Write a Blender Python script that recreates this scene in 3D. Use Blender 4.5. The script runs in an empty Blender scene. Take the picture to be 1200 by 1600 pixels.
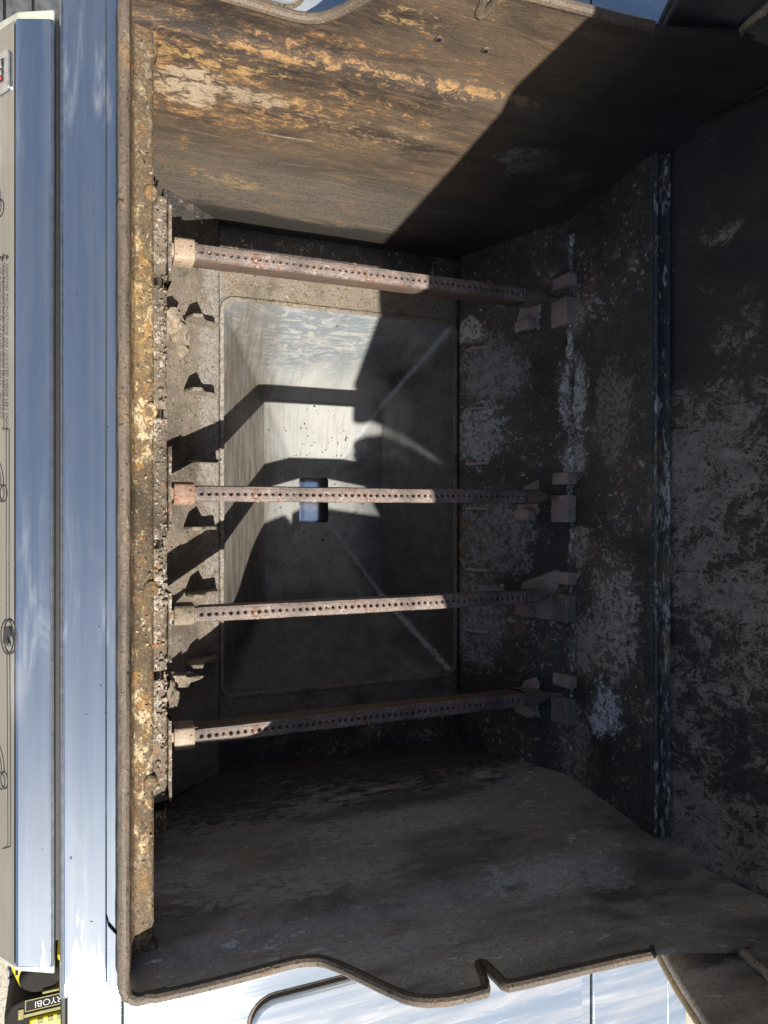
import bpy, math, random
from mathutils import Vector, noise, Matrix

random.seed(7)
R = math.radians
scene = bpy.context.scene
col = scene.collection
Z0 = 0.78                      # height of the burner tops above the ground

# ------------------------------------------------------------------ camera
cd = bpy.data.cameras.new('camera')
cam = bpy.data.objects.new('camera', cd)
col.objects.link(cam)
cam.location = (0.0, -0.0187, 0.80 + Z0)
cam.rotation_euler = (0, R(-22.7), 0)
cd.sensor_fit = 'VERTICAL'
cd.sensor_height = 36
cd.sensor_width = 27
cd.lens = 26.0
cd.clip_start = 0.01
cd.clip_end = 500
scene.camera = cam

# ------------------------------------------------------------------ sky and sun
SUN = Vector((0.0, -1.0, 1.65)).normalized()
world = bpy.data.worlds.new('World')
scene.world = world
world.use_nodes = True
wn = world.node_tree
sky = wn.nodes.new('ShaderNodeTexSky')
sky.sky_type = 'NISHITA'
sky.sun_disc = False
sky.sun_elevation = math.asin(SUN.z)
sky.sun_rotation = math.atan2(SUN.x, SUN.y)
sky.dust_density = 1.2
bg = wn.nodes['Background']
bg.inputs['Strength'].default_value = 0.07
wn.links.new(sky.outputs[0], bg.inputs[0])
sl = bpy.data.lights.new('sun', 'SUN')
sl.energy = 5.0
sl.angle = R(0.55)
sl.color = (1.0, 0.945, 0.86)
so = bpy.data.objects.new('sun', sl)
so.rotation_euler = SUN.to_track_quat('Z', 'Y').to_euler()
so.location = (0, -2, 4)
col.objects.link(so)
scene.view_settings.view_transform = 'Standard'
scene.view_settings.look = 'None'
scene.view_settings.exposure = 0.64
scene.view_settings.gamma = 1.0
scene.view_settings.use_curve_mapping = False

scene.render.engine = 'CYCLES'
scene.cycles.max_bounces = 5
scene.cycles.diffuse_bounces = 2
scene.cycles.glossy_bounces = 3

# ------------------------------------------------------------------ materials
class NT:
    def __init__(self, name):
        self.m = bpy.data.materials.new(name)
        self.m.use_nodes = True
        self.t = self.m.node_tree
        self.b = self.t.nodes['Principled BSDF']
        self.co = self.t.nodes.new('ShaderNodeTexCoord').outputs['Object']

    def link(self, a, b):
        self.t.links.new(a, b)

    def val(self, sock, v):
        if hasattr(v, 'links') or isinstance(v, bpy.types.NodeSocket):
            self.link(v, sock)
        else:
            sock.default_value = v

    def math(self, op, a, b=0.0, c=None, clamp=False):
        n = self.t.nodes.new('ShaderNodeMath')
        n.operation = op
        n.use_clamp = clamp
        self.val(n.inputs[0], a)
        self.val(n.inputs[1], b)
        if c is not None:
            self.val(n.inputs[2], c)
        return n.outputs[0]

    def mapped(self, scale=(1, 1, 1), off=(0, 0, 0), rot=(0, 0, 0)):
        n = self.t.nodes.new('ShaderNodeMapping')
        self.link(self.co, n.inputs[0])
        n.inputs['Scale'].default_value = scale
        n.inputs['Location'].default_value = off
        n.inputs['Rotation'].default_value = rot
        return n.outputs[0]

    def noise(self, scale, detail=6, rough=0.6, vec=None, dist=0.0, color=False):
        n = self.t.nodes.new('ShaderNodeTexNoise')
        n.inputs['Scale'].default_value = scale
        n.inputs['Detail'].default_value = detail
        n.inputs['Roughness'].default_value = rough
        n.inputs['Distortion'].default_value = dist
        self.link(vec if vec is not None else self.co, n.inputs['Vector'])
        return n.outputs['Color' if color else 'Fac']

    def voro(self, scale, vec=None, feature='F1'):
        n = self.t.nodes.new('ShaderNodeTexVoronoi')
        n.feature = feature
        n.inputs['Scale'].default_value = scale
        self.link(vec if vec is not None else self.co, n.inputs['Vector'])
        return n.outputs['Distance']

    def step(self, v, lo, hi, a=0.0, b=1.0):
        n = self.t.nodes.new('ShaderNodeMapRange')
        n.interpolation_type = 'SMOOTHSTEP'
        n.inputs['From Min'].default_value = lo
        n.inputs['From Max'].default_value = hi
        n.inputs['To Min'].default_value = a
        n.inputs['To Max'].default_value = b
        self.val(n.inputs['Value'], v)
        return n.outputs[0]

    def mix(self, f, a, b):
        n = self.t.nodes.new('ShaderNodeMix')
        n.data_type = 'RGBA'
        self.val(n.inputs[0], f)
        for s, v in ((n.inputs[6], a), (n.inputs[7], b)):
            if isinstance(v, tuple):
                s.default_value = (*v, 1) if len(v) == 3 else v
            else:
                self.link(v, s)
        return n.outputs[2]

    def blob(self, c, r, wob=None, amp=0.5):
        """soft patch around a point of the place, its outline broken by a noise"""
        n = self.t.nodes.new('ShaderNodeVectorMath')
        n.operation = 'SUBTRACT'
        self.link(self.co, n.inputs[0])
        n.inputs[1].default_value = (c[0], c[1], c[2] + Z0)
        d = self.t.nodes.new('ShaderNodeVectorMath')
        d.operation = 'DIVIDE'
        self.link(n.outputs[0], d.inputs[0])
        d.inputs[1].default_value = r
        l = self.t.nodes.new('ShaderNodeVectorMath')
        l.operation = 'LENGTH'
        self.link(d.outputs[0], l.inputs[0])
        v = l.outputs['Value']
        if wob is not None:
            v = self.math('ADD', v, self.math('MULTIPLY', self.math('SUBTRACT', wob, 0.5), amp * 4))
        return self.step(v, 1.15, 0.55)

    def seam(self, a, b, r, wob):
        """band of half width r along the segment a-b and its mirror in y, ragged by a noise"""
        x, y, z = self.xyz()
        cb = self.t.nodes.new('ShaderNodeCombineXYZ')
        self.link(x, cb.inputs[0]); self.link(self.math('ABSOLUTE', y), cb.inputs[1]); self.link(z, cb.inputs[2])
        A = Vector((a[0], a[1], a[2] + Z0)); B = Vector((b[0], b[1], b[2] + Z0))
        u = (B - A).normalized()
        def vm(op, p, q):
            n = self.t.nodes.new('ShaderNodeVectorMath'); n.operation = op
            for sk, w in ((n.inputs[0], p), (n.inputs[1], q)):
                if isinstance(w, Vector): sk.default_value = w
                else: self.link(w, sk)
            return n
        d = vm('SUBTRACT', cb.outputs[0], A).outputs[0]
        k = vm('DOT_PRODUCT', d, u).outputs['Value']
        n = self.t.nodes.new('ShaderNodeVectorMath'); n.operation = 'SCALE'
        n.inputs[0].default_value = u; self.link(k, n.inputs['Scale'])
        l = vm('SUBTRACT', d, n.outputs[0])
        ln = self.t.nodes.new('ShaderNodeVectorMath'); ln.operation = 'LENGTH'
        self.link(l.outputs[0], ln.inputs[0])
        v = self.math('ADD', ln.outputs['Value'], self.math('MULTIPLY', self.math('SUBTRACT', wob, 0.5), r * 1.6))
        L = (B - A).length
        return self.math('MULTIPLY', self.step(v, r, r * 0.45), self.math('MULTIPLY', self.step(k, -0.004, 0.004), self.step(k, L + 0.004, L - 0.004)))

    def xyz(self):
        n = self.t.nodes.new('ShaderNodeSeparateXYZ')
        self.link(self.co, n.inputs[0])
        return n.outputs

    def bump(self, h, strength=0.5, dist=0.002, prev=None):
        n = self.t.nodes.new('ShaderNodeBump')
        n.inputs['Strength'].default_value = strength
        n.inputs['Distance'].default_value = dist
        self.link(h, n.inputs['Height'])
        if prev is not None:
            self.link(prev, n.inputs['Normal'])
        return n.outputs[0]

    def done(self, colour, rough=0.6, normal=None, metal=0.0, spec=0.5, aniso=None):
        b = self.b
        self.val(b.inputs['Base Color'], (*colour, 1) if isinstance(colour, tuple) else colour)
        self.val(b.inputs['Roughness'], rough)
        self.val(b.inputs['Metallic'], metal)
        b.inputs['Specular IOR Level'].default_value = spec
        if aniso:
            b.inputs['Anisotropic'].default_value = aniso
        if normal is not None:
            self.link(normal, b.inputs['Normal'])
        return self.m


def plain(name, c, rough=0.5, metal=0.0, spec=0.5, grain=0.15, scale=120):
    t = NT(name)
    n = t.noise(scale, 4, 0.6)
    f = t.step(n, 0.3, 0.7)
    cc = t.mix(f, tuple(x * (1 - grain) for x in c), tuple(min(1, x * (1 + grain)) for x in c))
    return t.done(cc, rough, t.bump(n, 0.15, 0.0006), metal, spec)


def steel(name, along='y', tint=(0.62, 0.64, 0.67), rough=0.26, streak=1.0, smear=0.35, film=0.04, vary=0.0):
    """brushed stainless sheet with wiping marks"""
    t = NT(name)
    s = {'y': (420, 3, 420), 'x': (3, 420, 420)}[along]
    s2 = {'y': (70, 1.6, 60), 'x': (1.6, 70, 60)}[along]
    s3 = {'y': (55, 7, 20), 'x': (7, 55, 20)}[along]
    fine = t.noise(1, 2, 0.6, t.mapped(s))
    mid = t.noise(1, 3, 0.65, t.mapped(s2, (3, 1, 2), (0, 0, 0.05)), 0.4)
    big = t.noise(5, 3, 0.6, None, 1.0)
    wipe = t.noise(1, 4, 0.7, t.mapped(s3, (0, 0, 0), (0, 0, 0.22)), 0.8)
    dots = t.step(t.noise(300, 1, 0.5), 0.76, 0.80)
    f = t.math('ADD', t.math('MULTIPLY', mid, 0.6), t.math('MULTIPLY', big, 0.4))
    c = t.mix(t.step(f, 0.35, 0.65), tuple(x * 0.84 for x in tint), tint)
    sm = t.math('MULTIPLY', t.math('MULTIPLY', t.step(wipe, 0.48, 0.75), t.step(big, 0.40, 0.62)), smear)
    c = t.mix(sm, c, (0.60, 0.60, 0.58))
    c = t.mix(t.math('MULTIPLY', dots, 0.6), c, (0.65, 0.63, 0.58))
    speck = t.step(t.noise(200, 1, 0.5, t.mapped((1, 1, 1), (5, 2, 8))), 0.77, 0.80)
    c = t.mix(t.math('MULTIPLY', speck, 0.8), c, (0.05, 0.05, 0.06))
    r = t.math('ADD', t.math('ADD', rough - 0.05, t.math('MULTIPLY', fine, 0.08)), t.math('MULTIPLY', sm, 0.35))
    if vary:
        r = t.math('ADD', r, t.math('MULTIPLY', t.math('SUBTRACT', t.math('ADD', t.math('MULTIPLY', mid, 0.65), t.math('MULTIPLY', wipe, 0.35)), 0.5), vary))
    h = t.math('ADD', t.math('MULTIPLY', fine, 0.5), t.math('MULTIPLY', mid, 0.5))
    nb = t.bump(h, 0.08 * streak, 0.0010)
    gl = t.t.nodes.new('ShaderNodeBsdfAnisotropic')
    gl.distribution = 'BECKMANN'
    t.link(c, gl.inputs['Color']); t.link(r, gl.inputs['Roughness']); t.link(nb, gl.inputs['Normal'])
    df = t.t.nodes.new('ShaderNodeBsdfDiffuse')
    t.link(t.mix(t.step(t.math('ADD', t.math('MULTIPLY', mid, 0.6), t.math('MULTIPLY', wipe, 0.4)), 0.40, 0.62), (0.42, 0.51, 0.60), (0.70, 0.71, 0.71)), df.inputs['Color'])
    mx = t.t.nodes.new('ShaderNodeMixShader')
    t.val(mx.inputs[0], t.math('ADD', film, t.math('MULTIPLY', sm, 0.6), None, True))
    t.link(gl.outputs[0], mx.inputs[1]); t.link(df.outputs[0], mx.inputs[2])
    t.link(mx.outputs[0], t.t.nodes['Material Output'].inputs['Surface'])
    return t.m


def crust(name, dark=(0.03, 0.028, 0.026), mid=(0.12, 0.09, 0.065), rust=(0.42, 0.25, 0.09), ash=(0.5, 0.44, 0.35),
          mid_lo=0.35, mid_hi=0.65, rust_t=0.56, ash_t=0.60, sharp=0.035, scale=1.0, rough=0.75, bump=0.6,
          stretch=(1, 1, 1), patches=(), spec=0.35, speckle=0.35, pit=True, orange=0.5, scratch=0.0, soft=False, flake=150, soot=0.0, foot=None):
    """burnt sheet: soot, rust film, flaking ash; patches = (centre, radii, colour, strength)"""
    t = NT(name)
    v = t.mapped(stretch)
    big = t.noise(7 * scale, 3, 0.6, v, 0.4)
    med = t.noise(38 * scale, 5, 0.72, v, 0.6)
    med2 = t.noise(55 * scale, 5, 0.74, t.mapped(stretch, (3.1, 7.7, 1.3)), 0.3)
    fine = t.noise(420, 2, 0.7)
    fk0 = t.noise(flake * 1.2, 3, 0.7, t.mapped(stretch, (5, 1, 8)), 0.5)
    c = t.mix(t.step(t.math('ADD', t.math('MULTIPLY', big, 0.7), t.math('MULTIPLY', med, 0.3)), mid_lo, mid_hi), dark, mid)
    rm = t.math('ADD', t.math('ADD', t.math('MULTIPLY', med, 0.45), t.math('MULTIPLY', big, 0.32)), t.math('MULTIPLY', fk0, 0.23))
    rmask = t.step(rm, rust_t, rust_t + (0.12 if soft else sharp * 1.6))
    rc = t.mix(t.step(med2, 0.42, 0.62), tuple(rust[i] * (0.85, 0.7, 0.55)[i] for i in range(3)), rust)
    c = t.mix(t.math('MULTIPLY', rmask, 0.85), c, rc)
    am = t.math('ADD', t.math('ADD', t.math('MULTIPLY', med2, 0.42), t.math('MULTIPLY', big, 0.24)), t.math('MULTIPLY', fk0, 0.34))
    amask = t.step(am, ash_t, ash_t + sharp)
    c = t.mix(t.math('MULTIPLY', amask, 0.85), c, ash)
    h = t.math('ADD', t.math('MULTIPLY', rmask, 0.25), t.math('MULTIPLY', amask, 0.35))
    if patches:
        fk = fk0
        fk = t.math('ADD', t.math('MULTIPLY', fk, 0.6), t.math('MULTIPLY', med2, 0.4))
        for pc, pr, colr, st in patches:
            m = t.blob(pc, pr, med, 0.6)
            # a thin film, thinning out into flakes towards its rim
            k = t.math('ADD', fk, t.math('MULTIPLY', m, 0.11))
            m2 = t.math('MULTIPLY', t.step(k, 0.555, 0.625), t.step(m, 0.02, 0.45))
            c = t.mix(t.math('MULTIPLY', t.math('MULTIPLY', m, t.step(med, 0.32, 0.62)), st * 0.40), c, colr)
            c = t.mix(t.math('MULTIPLY', m2, st * 0.8), c, colr)
    if soot:
        xs = t.xyz()[0]
        q = t.math('ADD', xs, t.math('MULTIPLY', t.math('SUBTRACT', med, 0.5), 0.16))
        c = t.mix(t.math('MULTIPLY', t.step(q, soot, soot + 0.10), 0.82), c, (0.035, 0.035, 0.037))
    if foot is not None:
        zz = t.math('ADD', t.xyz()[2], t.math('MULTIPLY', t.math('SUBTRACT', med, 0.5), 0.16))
        c = t.mix(t.math('MULTIPLY', t.step(zz, Z0 + foot, Z0 + foot - 0.09), 0.88), c, (0.045, 0.042, 0.039))  # shade painted dark towards the foot of the wall
    if scratch:
        sv = t.noise(1, 2, 0.6, t.mapped((7, 240, 240), (0, 0, 0), (0, 0.06, 0)))
        c = t.mix(t.math('MULTIPLY', t.step(sv, 0.6, 0.72), scratch), c, (0.42, 0.34, 0.25))
    if orange:
        o = t.step(t.noise(90, 2, 0.6, t.mapped((1, 1, 1), (4, 4, 1))), 0.66, 0.70)
        c = t.mix(t.math('MULTIPLY', o, orange), c, (0.42, 0.15, 0.04))
    c = t.mix(t.math('MULTIPLY', t.step(fine, 0.5, 0.72), speckle), c, tuple(x * 0.25 for x in mid))
    c = t.mix(t.math('MULTIPLY', t.step(fine, 0.46, 0.28), speckle * 0.6), c, ash)
    if pit:
        p = t.step(t.noise(260, 1, 0.5, t.mapped((1, 1, 1), (7, 3, 3))), 0.68, 0.72)
        c = t.mix(t.math('MULTIPLY', p, 0.8), c, (0.02, 0.018, 0.016))
    h = t.math('ADD', h, t.math('MULTIPLY', med, 0.5))
    h = t.math('ADD', h, t.math('MULTIPLY', fine, 0.2))
    r = t.math('ADD', rough - 0.12, t.math('MULTIPLY', med, 0.24))
    return t.done(c, r, t.bump(h, bump, 0.004), 0.0, spec)


GOLD = (0.46, 0.30, 0.12)
PALE = (0.52, 0.42, 0.30)
ASHW = (0.62, 0.58, 0.50)
M = {}
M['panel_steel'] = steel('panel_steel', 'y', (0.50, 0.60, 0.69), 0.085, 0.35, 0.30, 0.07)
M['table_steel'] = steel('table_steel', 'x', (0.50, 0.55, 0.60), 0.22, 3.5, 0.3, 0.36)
M['edge_steel'] = plain('edge_steel', (0.62, 0.60, 0.55), 0.3, 1.0)
M['face_steel'] = steel('face_steel', 'y', (0.50, 0.49, 0.47), 0.14, 0.7, 0.3, 0.06)
M['cap_plastic'] = plain('cap_plastic', (0.46, 0.47, 0.38), 0.5)
M['black'] = plain('black', (0.012, 0.012, 0.013), 0.6)
M['print'] = plain('print', (0.03, 0.03, 0.035), 0.5)
M['red_print'] = plain('red_print', (0.55, 0.05, 0.05), 0.45)
M['badge'] = plain('badge', (0.55, 0.56, 0.58), 0.3, 0.8)

def lit_wall():
    t = NT('wall_lit')
    x, y, z = t.xyz()
    v = t.mapped((0.45, 1, 1.5))
    big = t.noise(8, 4, 0.62, v, 0.5)
    med = t.noise(34, 5, 0.76, v, 0.8)
    fk = t.noise(105, 5, 0.8, t.mapped((0.7, 1, 1.2), (5, 1, 8)), 0.7)
    fine = t.noise(480, 2, 0.7)
    drag = t.noise(1, 3, 0.7, t.mapped((9, 90, 120), (0, 0, 0), (0, 0.05, 0)), 0.8)
    c = t.mix(t.step(t.math('ADD', t.math('MULTIPLY', big, 0.6), t.math('MULTIPLY', med, 0.4)), 0.36, 0.62), (0.040, 0.031, 0.025), (0.145, 0.103, 0.068))
    # greyer, finer grain towards the foot of the wall
    low = t.step(t.math('ADD', z, t.math('MULTIPLY', med, 0.10)), Z0 + 0.10, Z0 + 0.0)
    c = t.mix(t.math('MULTIPLY', low, 0.65), c, t.mix(t.step(fine, 0.35, 0.65), (0.080, 0.070, 0.060), (0.21, 0.185, 0.155)))
    c = t.mix(t.math('MULTIPLY', t.step(drag, 0.52, 0.72), 0.35), c, (0.28, 0.20, 0.13))
    # rust film, dense at the upper front, thin elsewhere
    reg = t.blob((0.13, 0.38, 0.13), (0.22, 0.2, 0.10), big, 0.35)
    k = t.math('ADD', t.math('ADD', t.math('MULTIPLY', fk, 0.45), t.math('MULTIPLY', med, 0.35)), t.math('MULTIPLY', big, 0.20))
    kr = t.math('ADD', k, t.math('MULTIPLY', reg, 0.066))
    c = t.mix(t.math('MULTIPLY', t.step(kr, 0.53, 0.62), 0.7), c, (0.235, 0.130, 0.062))
    c = t.mix(t.math('MULTIPLY', t.step(kr, 0.585, 0.625), 0.75), c, (0.40, 0.24, 0.105))
    c = t.mix(t.math('MULTIPLY', t.step(kr, 0.635, 0.665), 0.75), c, (0.56, 0.40, 0.21))
    # rust bead along the crease, ragged
    cr = t.math('ADD', z, t.math('MULTIPLY', x, -0.055))
    cr = t.math('ABSOLUTE', t.math('SUBTRACT', cr, Z0 + 0.157))
    bead = t.math('MULTIPLY', t.step(cr, 0.010, 0.001), t.step(x, 0.46, 0.40))
    kb = t.math('ADD', k, t.math('MULTIPLY', bead, 0.12))
    c = t.mix(t.math('MULTIPLY', t.step(kb, 0.585, 0.65), 0.75), c, (0.38, 0.225, 0.10))
    for pc, pr, colr, st, add in (
            ((0.100, 0.37, 0.105), (0.045, 0.08, 0.036), (0.48, 0.38, 0.27), 0.9, 0.10), ((0.150, 0.368, 0.105), (0.055, 0.08, 0.016), (0.44, 0.34, 0.23), 0.8, 0.11),
            ((0.120, 0.375, 0.145), (0.085, 0.08, 0.014), (0.48, 0.31, 0.13), 0.85, 0.09), ((0.255, 0.39, 0.243), (0.036, 0.08, 0.014), (0.46, 0.30, 0.14), 0.8, 0.085),
            ((0.330, 0.385, 0.170), (0.045, 0.08, 0.010), (0.40, 0.24, 0.10), 0.7, 0.08), ((0.105, 0.355, 0.014), (0.007, 0.08, 0.016), (0.40, 0.18, 0.06), 0.7, 0.09),
            ((0.157, 0.355, 0.012), (0.012, 0.08, 0.012), (0.15, 0.05, 0.03), 0.6, 0.09), ((0.160, 0.345, -0.05), (0.05, 0.08, 0.02), (0.36, 0.25, 0.13), 0.6, 0.08),
            ((0.300, 0.36, 0.09), (0.09, 0.08, 0.03), (0.30, 0.22, 0.15), 0.6, 0.07), ((0.471, 0.368, 0.10), (0.05, 0.08, 0.035), (0.36, 0.34, 0.31), 0.8, 0.10),
            ((0.545, 0.37, 0.06), (0.03, 0.08, 0.06), (0.40, 0.38, 0.35), 0.7, 0.09)):
        m = t.blob(pc, pr, med, 0.6)
        kk = t.math('ADD', k, t.math('MULTIPLY', m, add))
        c = t.mix(t.math('MULTIPLY', t.math('MULTIPLY', t.step(kk, 0.565, 0.63), t.step(m, 0.02, 0.4)), st), c, colr)
    # two long bright scores
    for (x0, x1, zc, sl) in ((0.165, 0.235, 0.056, -0.03), (0.20, 0.245, 0.098, 0.10)):
        ln = t.math('ABSOLUTE', t.math('SUBTRACT', t.math('ADD', z, t.math('MULTIPLY', t.math('SUBTRACT', x, x0), sl)), Z0 + zc))
        e = t.math('MULTIPLY', t.step(ln, 0.0012, 0.0004), t.math('MULTIPLY', t.step(x, x0, x0 + 0.006), t.step(x, x1, x1 - 0.01)))
        c = t.mix(t.math('MULTIPLY', t.math('MULTIPLY', e, t.step(fk, 0.35, 0.6)), 0.7), c, (0.52, 0.44, 0.34))
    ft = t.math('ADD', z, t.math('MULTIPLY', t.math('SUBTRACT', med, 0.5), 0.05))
    c = t.mix(t.math('MULTIPLY', t.step(ft, Z0 - 0.095, Z0 - 0.120), 0.85), c, (0.022, 0.021, 0.020))  # burner's shadow painted in as a black band along the foot
    # shade painted in as a soot tone towards the back
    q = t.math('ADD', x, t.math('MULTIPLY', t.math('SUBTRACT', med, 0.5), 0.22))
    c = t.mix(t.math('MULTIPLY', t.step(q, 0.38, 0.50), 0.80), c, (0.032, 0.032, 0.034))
    c = t.mix(t.math('MULTIPLY', t.step(fine, 0.52, 0.72), 0.45), c, (0.03, 0.024, 0.02))
    h = t.math('ADD', t.math('MULTIPLY', k, 1.3), t.math('MULTIPLY', fine, 0.2))
    r = t.math('ADD', 0.45, t.math('MULTIPLY', med, 0.25))
    return t.done(c, r, t.bump(h, 0.5, 0.004), 0.0, 0.4)


M['wall_lit'] = lit_wall()
M['wall_glare'] = crust('wall_glare', (0.17, 0.145, 0.12), (0.50, 0.43, 0.365), (0.58, 0.48, 0.38), (0.78, 0.71, 0.63), 0.36, 0.60, 0.52, 0.535, 0.05, 1.5, 0.7, 0.8,  # mottled wall with pale glare painted in, dark shade patches low down
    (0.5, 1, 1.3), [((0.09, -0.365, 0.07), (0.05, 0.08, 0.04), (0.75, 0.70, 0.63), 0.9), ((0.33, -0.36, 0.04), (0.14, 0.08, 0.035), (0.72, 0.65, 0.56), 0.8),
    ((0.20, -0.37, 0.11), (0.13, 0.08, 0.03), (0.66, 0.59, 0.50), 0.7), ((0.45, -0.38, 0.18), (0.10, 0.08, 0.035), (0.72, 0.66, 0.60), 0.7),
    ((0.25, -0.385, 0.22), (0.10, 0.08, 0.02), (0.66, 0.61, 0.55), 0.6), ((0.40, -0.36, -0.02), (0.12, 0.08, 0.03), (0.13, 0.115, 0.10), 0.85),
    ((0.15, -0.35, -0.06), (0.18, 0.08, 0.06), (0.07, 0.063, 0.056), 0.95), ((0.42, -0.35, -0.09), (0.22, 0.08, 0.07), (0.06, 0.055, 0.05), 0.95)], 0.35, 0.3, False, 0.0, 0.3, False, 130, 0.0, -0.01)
M['ledge'] = crust('ledge', (0.060, 0.044, 0.028), (0.165, 0.115, 0.065), (0.36, 0.225, 0.085), (0.55, 0.45, 0.29), 0.34, 0.62, 0.505, 0.525, 0.045, 2.2, 0.72, 0.55,
    (1, 0.7, 1), [((0.052, 0.36, 0.165), (0.03, 0.05, 0.05), (0.09, 0.07, 0.055), 0.8), ((0.052, 0.27, 0.165), (0.03, 0.05, 0.05), (0.10, 0.075, 0.055), 0.7), ((0.052, 0.14, 0.165), (0.02, 0.06, 0.05), (0.36, 0.24, 0.10), 0.35),
    ((0.052, -0.33, 0.165), (0.03, 0.05, 0.05), (0.16, 0.12, 0.085), 0.7)], 0.3, 0.4, True, 0.35, 0.0, False, 170)
M['ledge_low'] = crust('ledge_low', (0.060, 0.048, 0.038), (0.19, 0.15, 0.11), (0.34, 0.21, 0.10), (0.52, 0.47, 0.40), 0.35, 0.6, 0.535, 0.515, 0.05, 2.0, 0.8, 0.7,
    (1, 1, 1), (), 0.3, 0.45, True, 0.4, 0.0, False, 170)
M['lip'] = crust('lip', (0.07, 0.056, 0.043), (0.15, 0.115, 0.082), (0.27, 0.19, 0.11), (0.33, 0.28, 0.22), 0.3, 0.6, 0.54, 0.58, 0.05, 1.3, 0.6, 0.6,
    (1, 0.6, 1), (), 0.4, 0.4, True, 0.2)
M['floor'] = crust('floor', (0.095, 0.078, 0.062), (0.245, 0.205, 0.16), (0.30, 0.235, 0.155), (0.44, 0.41, 0.36), 0.30, 0.58, 0.54, 0.555, 0.06, 2.0, 0.85, 0.8,
    (1, 1, 1), [((0.16, 0.10, -0.14), (0.03, 0.3, 0.03), (0.45, 0.44, 0.42), 0.5)], 0.25, 0.5, True, 0.15)
M['rear_soot_shade'] = crust('rear_soot_shade', (0.028, 0.026, 0.025), (0.095, 0.084, 0.073), (0.24, 0.185, 0.125), (0.54, 0.50, 0.45), 0.34, 0.66, 0.535, 0.56, 0.035, 1.3, 0.6, 0.6,
    (1, 1, 1), [
    ((0.54, 0.18, -0.10), (0.05, 0.06, 0.07), (0.30, 0.32, 0.33), 0.8), ((0.53, 0.09, -0.12), (0.04, 0.05, 0.06), (0.42, 0.45, 0.48), 0.9), ((0.525, 0.24, -0.135), (0.02, 0.02, 0.03), (0.6, 0.6, 0.58), 0.9),
    ((0.54, -0.05, -0.09), (0.06, 0.07, 0.07), (0.30, 0.32, 0.33), 0.8), ((0.53, -0.17, -0.12), (0.04, 0.08, 0.06), (0.32, 0.34, 0.36), 0.8),
    ((0.602, 0.14, 0.008), (0.03, 0.055, 0.026), (0.62, 0.62, 0.62), 0.95), ((0.606, 0.235, 0.012), (0.03, 0.03, 0.02), (0.45, 0.42, 0.36), 0.9),
    ((0.603, 0.05, 0.01), (0.03, 0.03, 0.022), (0.55, 0.54, 0.52), 0.9),
    ((0.602, -0.06, 0.02), (0.03, 0.03, 0.02), (0.50, 0.46, 0.40), 0.8),
    ((0.608, 0.10, 0.075), (0.03, 0.07, 0.035), (0.34, 0.29, 0.22), 0.7),
    ((0.610, -0.15, 0.075), (0.03, 0.085, 0.045), (0.52, 0.48, 0.40), 0.95), ((0.606, -0.19, 0.03), (0.03, 0.05, 0.03), (0.48, 0.43, 0.35), 0.85),
    ((0.608, -0.265, 0.063), (0.03, 0.035, 0.030), (0.72, 0.76, 0.82), 1.0), ((0.605, -0.32, 0.01), (0.03, 0.06, 0.03), (0.42, 0.37, 0.30), 0.8),
    ((0.56, 0.25, -0.05), (0.05, 0.07, 0.06), (0.12, 0.10, 0.075), 0.6)],
    0.45, 0.35, False, 0.0)
M['ash_line'] = crust('ash_line', (0.06, 0.055, 0.05), (0.22, 0.20, 0.18), (0.36, 0.29, 0.20), (0.74, 0.73, 0.70), 0.36, 0.60, 0.54, 0.50, 0.05, 2.0, 0.8, 0.8, (1, 0.7, 1), (), 0.3, 0.4, True, 0.0, 0.0, False, 170)
M['rim_soot'] = crust('rim_soot', (0.03, 0.031, 0.035), (0.09, 0.088, 0.085), (0.30, 0.24, 0.16), (0.6, 0.57, 0.52), 0.35, 0.65, 0.53, 0.54, 0.04, 1.3, 0.55, 0.5,
    (1, 0.35, 1), (), 0.45, 0.3, False, 0.0)
M['lid_cap'] = crust('lid_cap', (0.05, 0.05, 0.052), (0.13, 0.122, 0.115), (0.27, 0.22, 0.14), (0.36, 0.32, 0.25), 0.35, 0.7, 0.63, 0.66, 0.05, 1.0, 0.55, 0.35,
    (1, 1, 0.6), (), 0.45, 0.2, False, 0.0)
M['lid_edge'] = crust('lid_edge', (0.22, 0.16, 0.09), (0.42, 0.29, 0.14), (0.6, 0.42, 0.17), (0.66, 0.55, 0.38), 0.3, 0.6, 0.52, 0.58, 0.04, 1.4, 0.6, 0.5)
M['burner'] = crust('burner', (0.10, 0.080, 0.070), (0.245, 0.195, 0.172), (0.24, 0.12, 0.07), (0.44, 0.38, 0.34), 0.34, 0.60, 0.525, 0.545, 0.05, 2.4, 0.6, 0.4,
    (1, 1, 1), (), 0.4, 0.4, True, 0.25)
M['burner_side'] = crust('burner_side', (0.060, 0.045, 0.036), (0.16, 0.11, 0.08), (0.25, 0.13, 0.075), (0.30, 0.24, 0.20), 0.32, 0.62, 0.53, 0.58, 0.06, 1.6, 0.65, 0.4,
    (0.4, 1, 1), (), 0.4, 0.35, True, 0.3)
M['burner_collar'] = crust('burner_collar', (0.20, 0.11, 0.075), (0.36, 0.25, 0.18), (0.34, 0.13, 0.065), (0.46, 0.37, 0.29), 0.3, 0.6, 0.49, 0.57, 0.06, 2.2, 0.6, 0.5,
    (1, 1, 1), (), 0.4, 0.45, True, 0.5)
M['collar'] = crust('collar', (0.24, 0.17, 0.125), (0.40, 0.31, 0.225), (0.36, 0.19, 0.11), (0.50, 0.42, 0.33), 0.25, 0.55, 0.62, 0.58, 0.08, 1.6, 0.5, 0.35,
    (1, 1, 1), (), 0.45, 0.4, True, 0.2)
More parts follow.
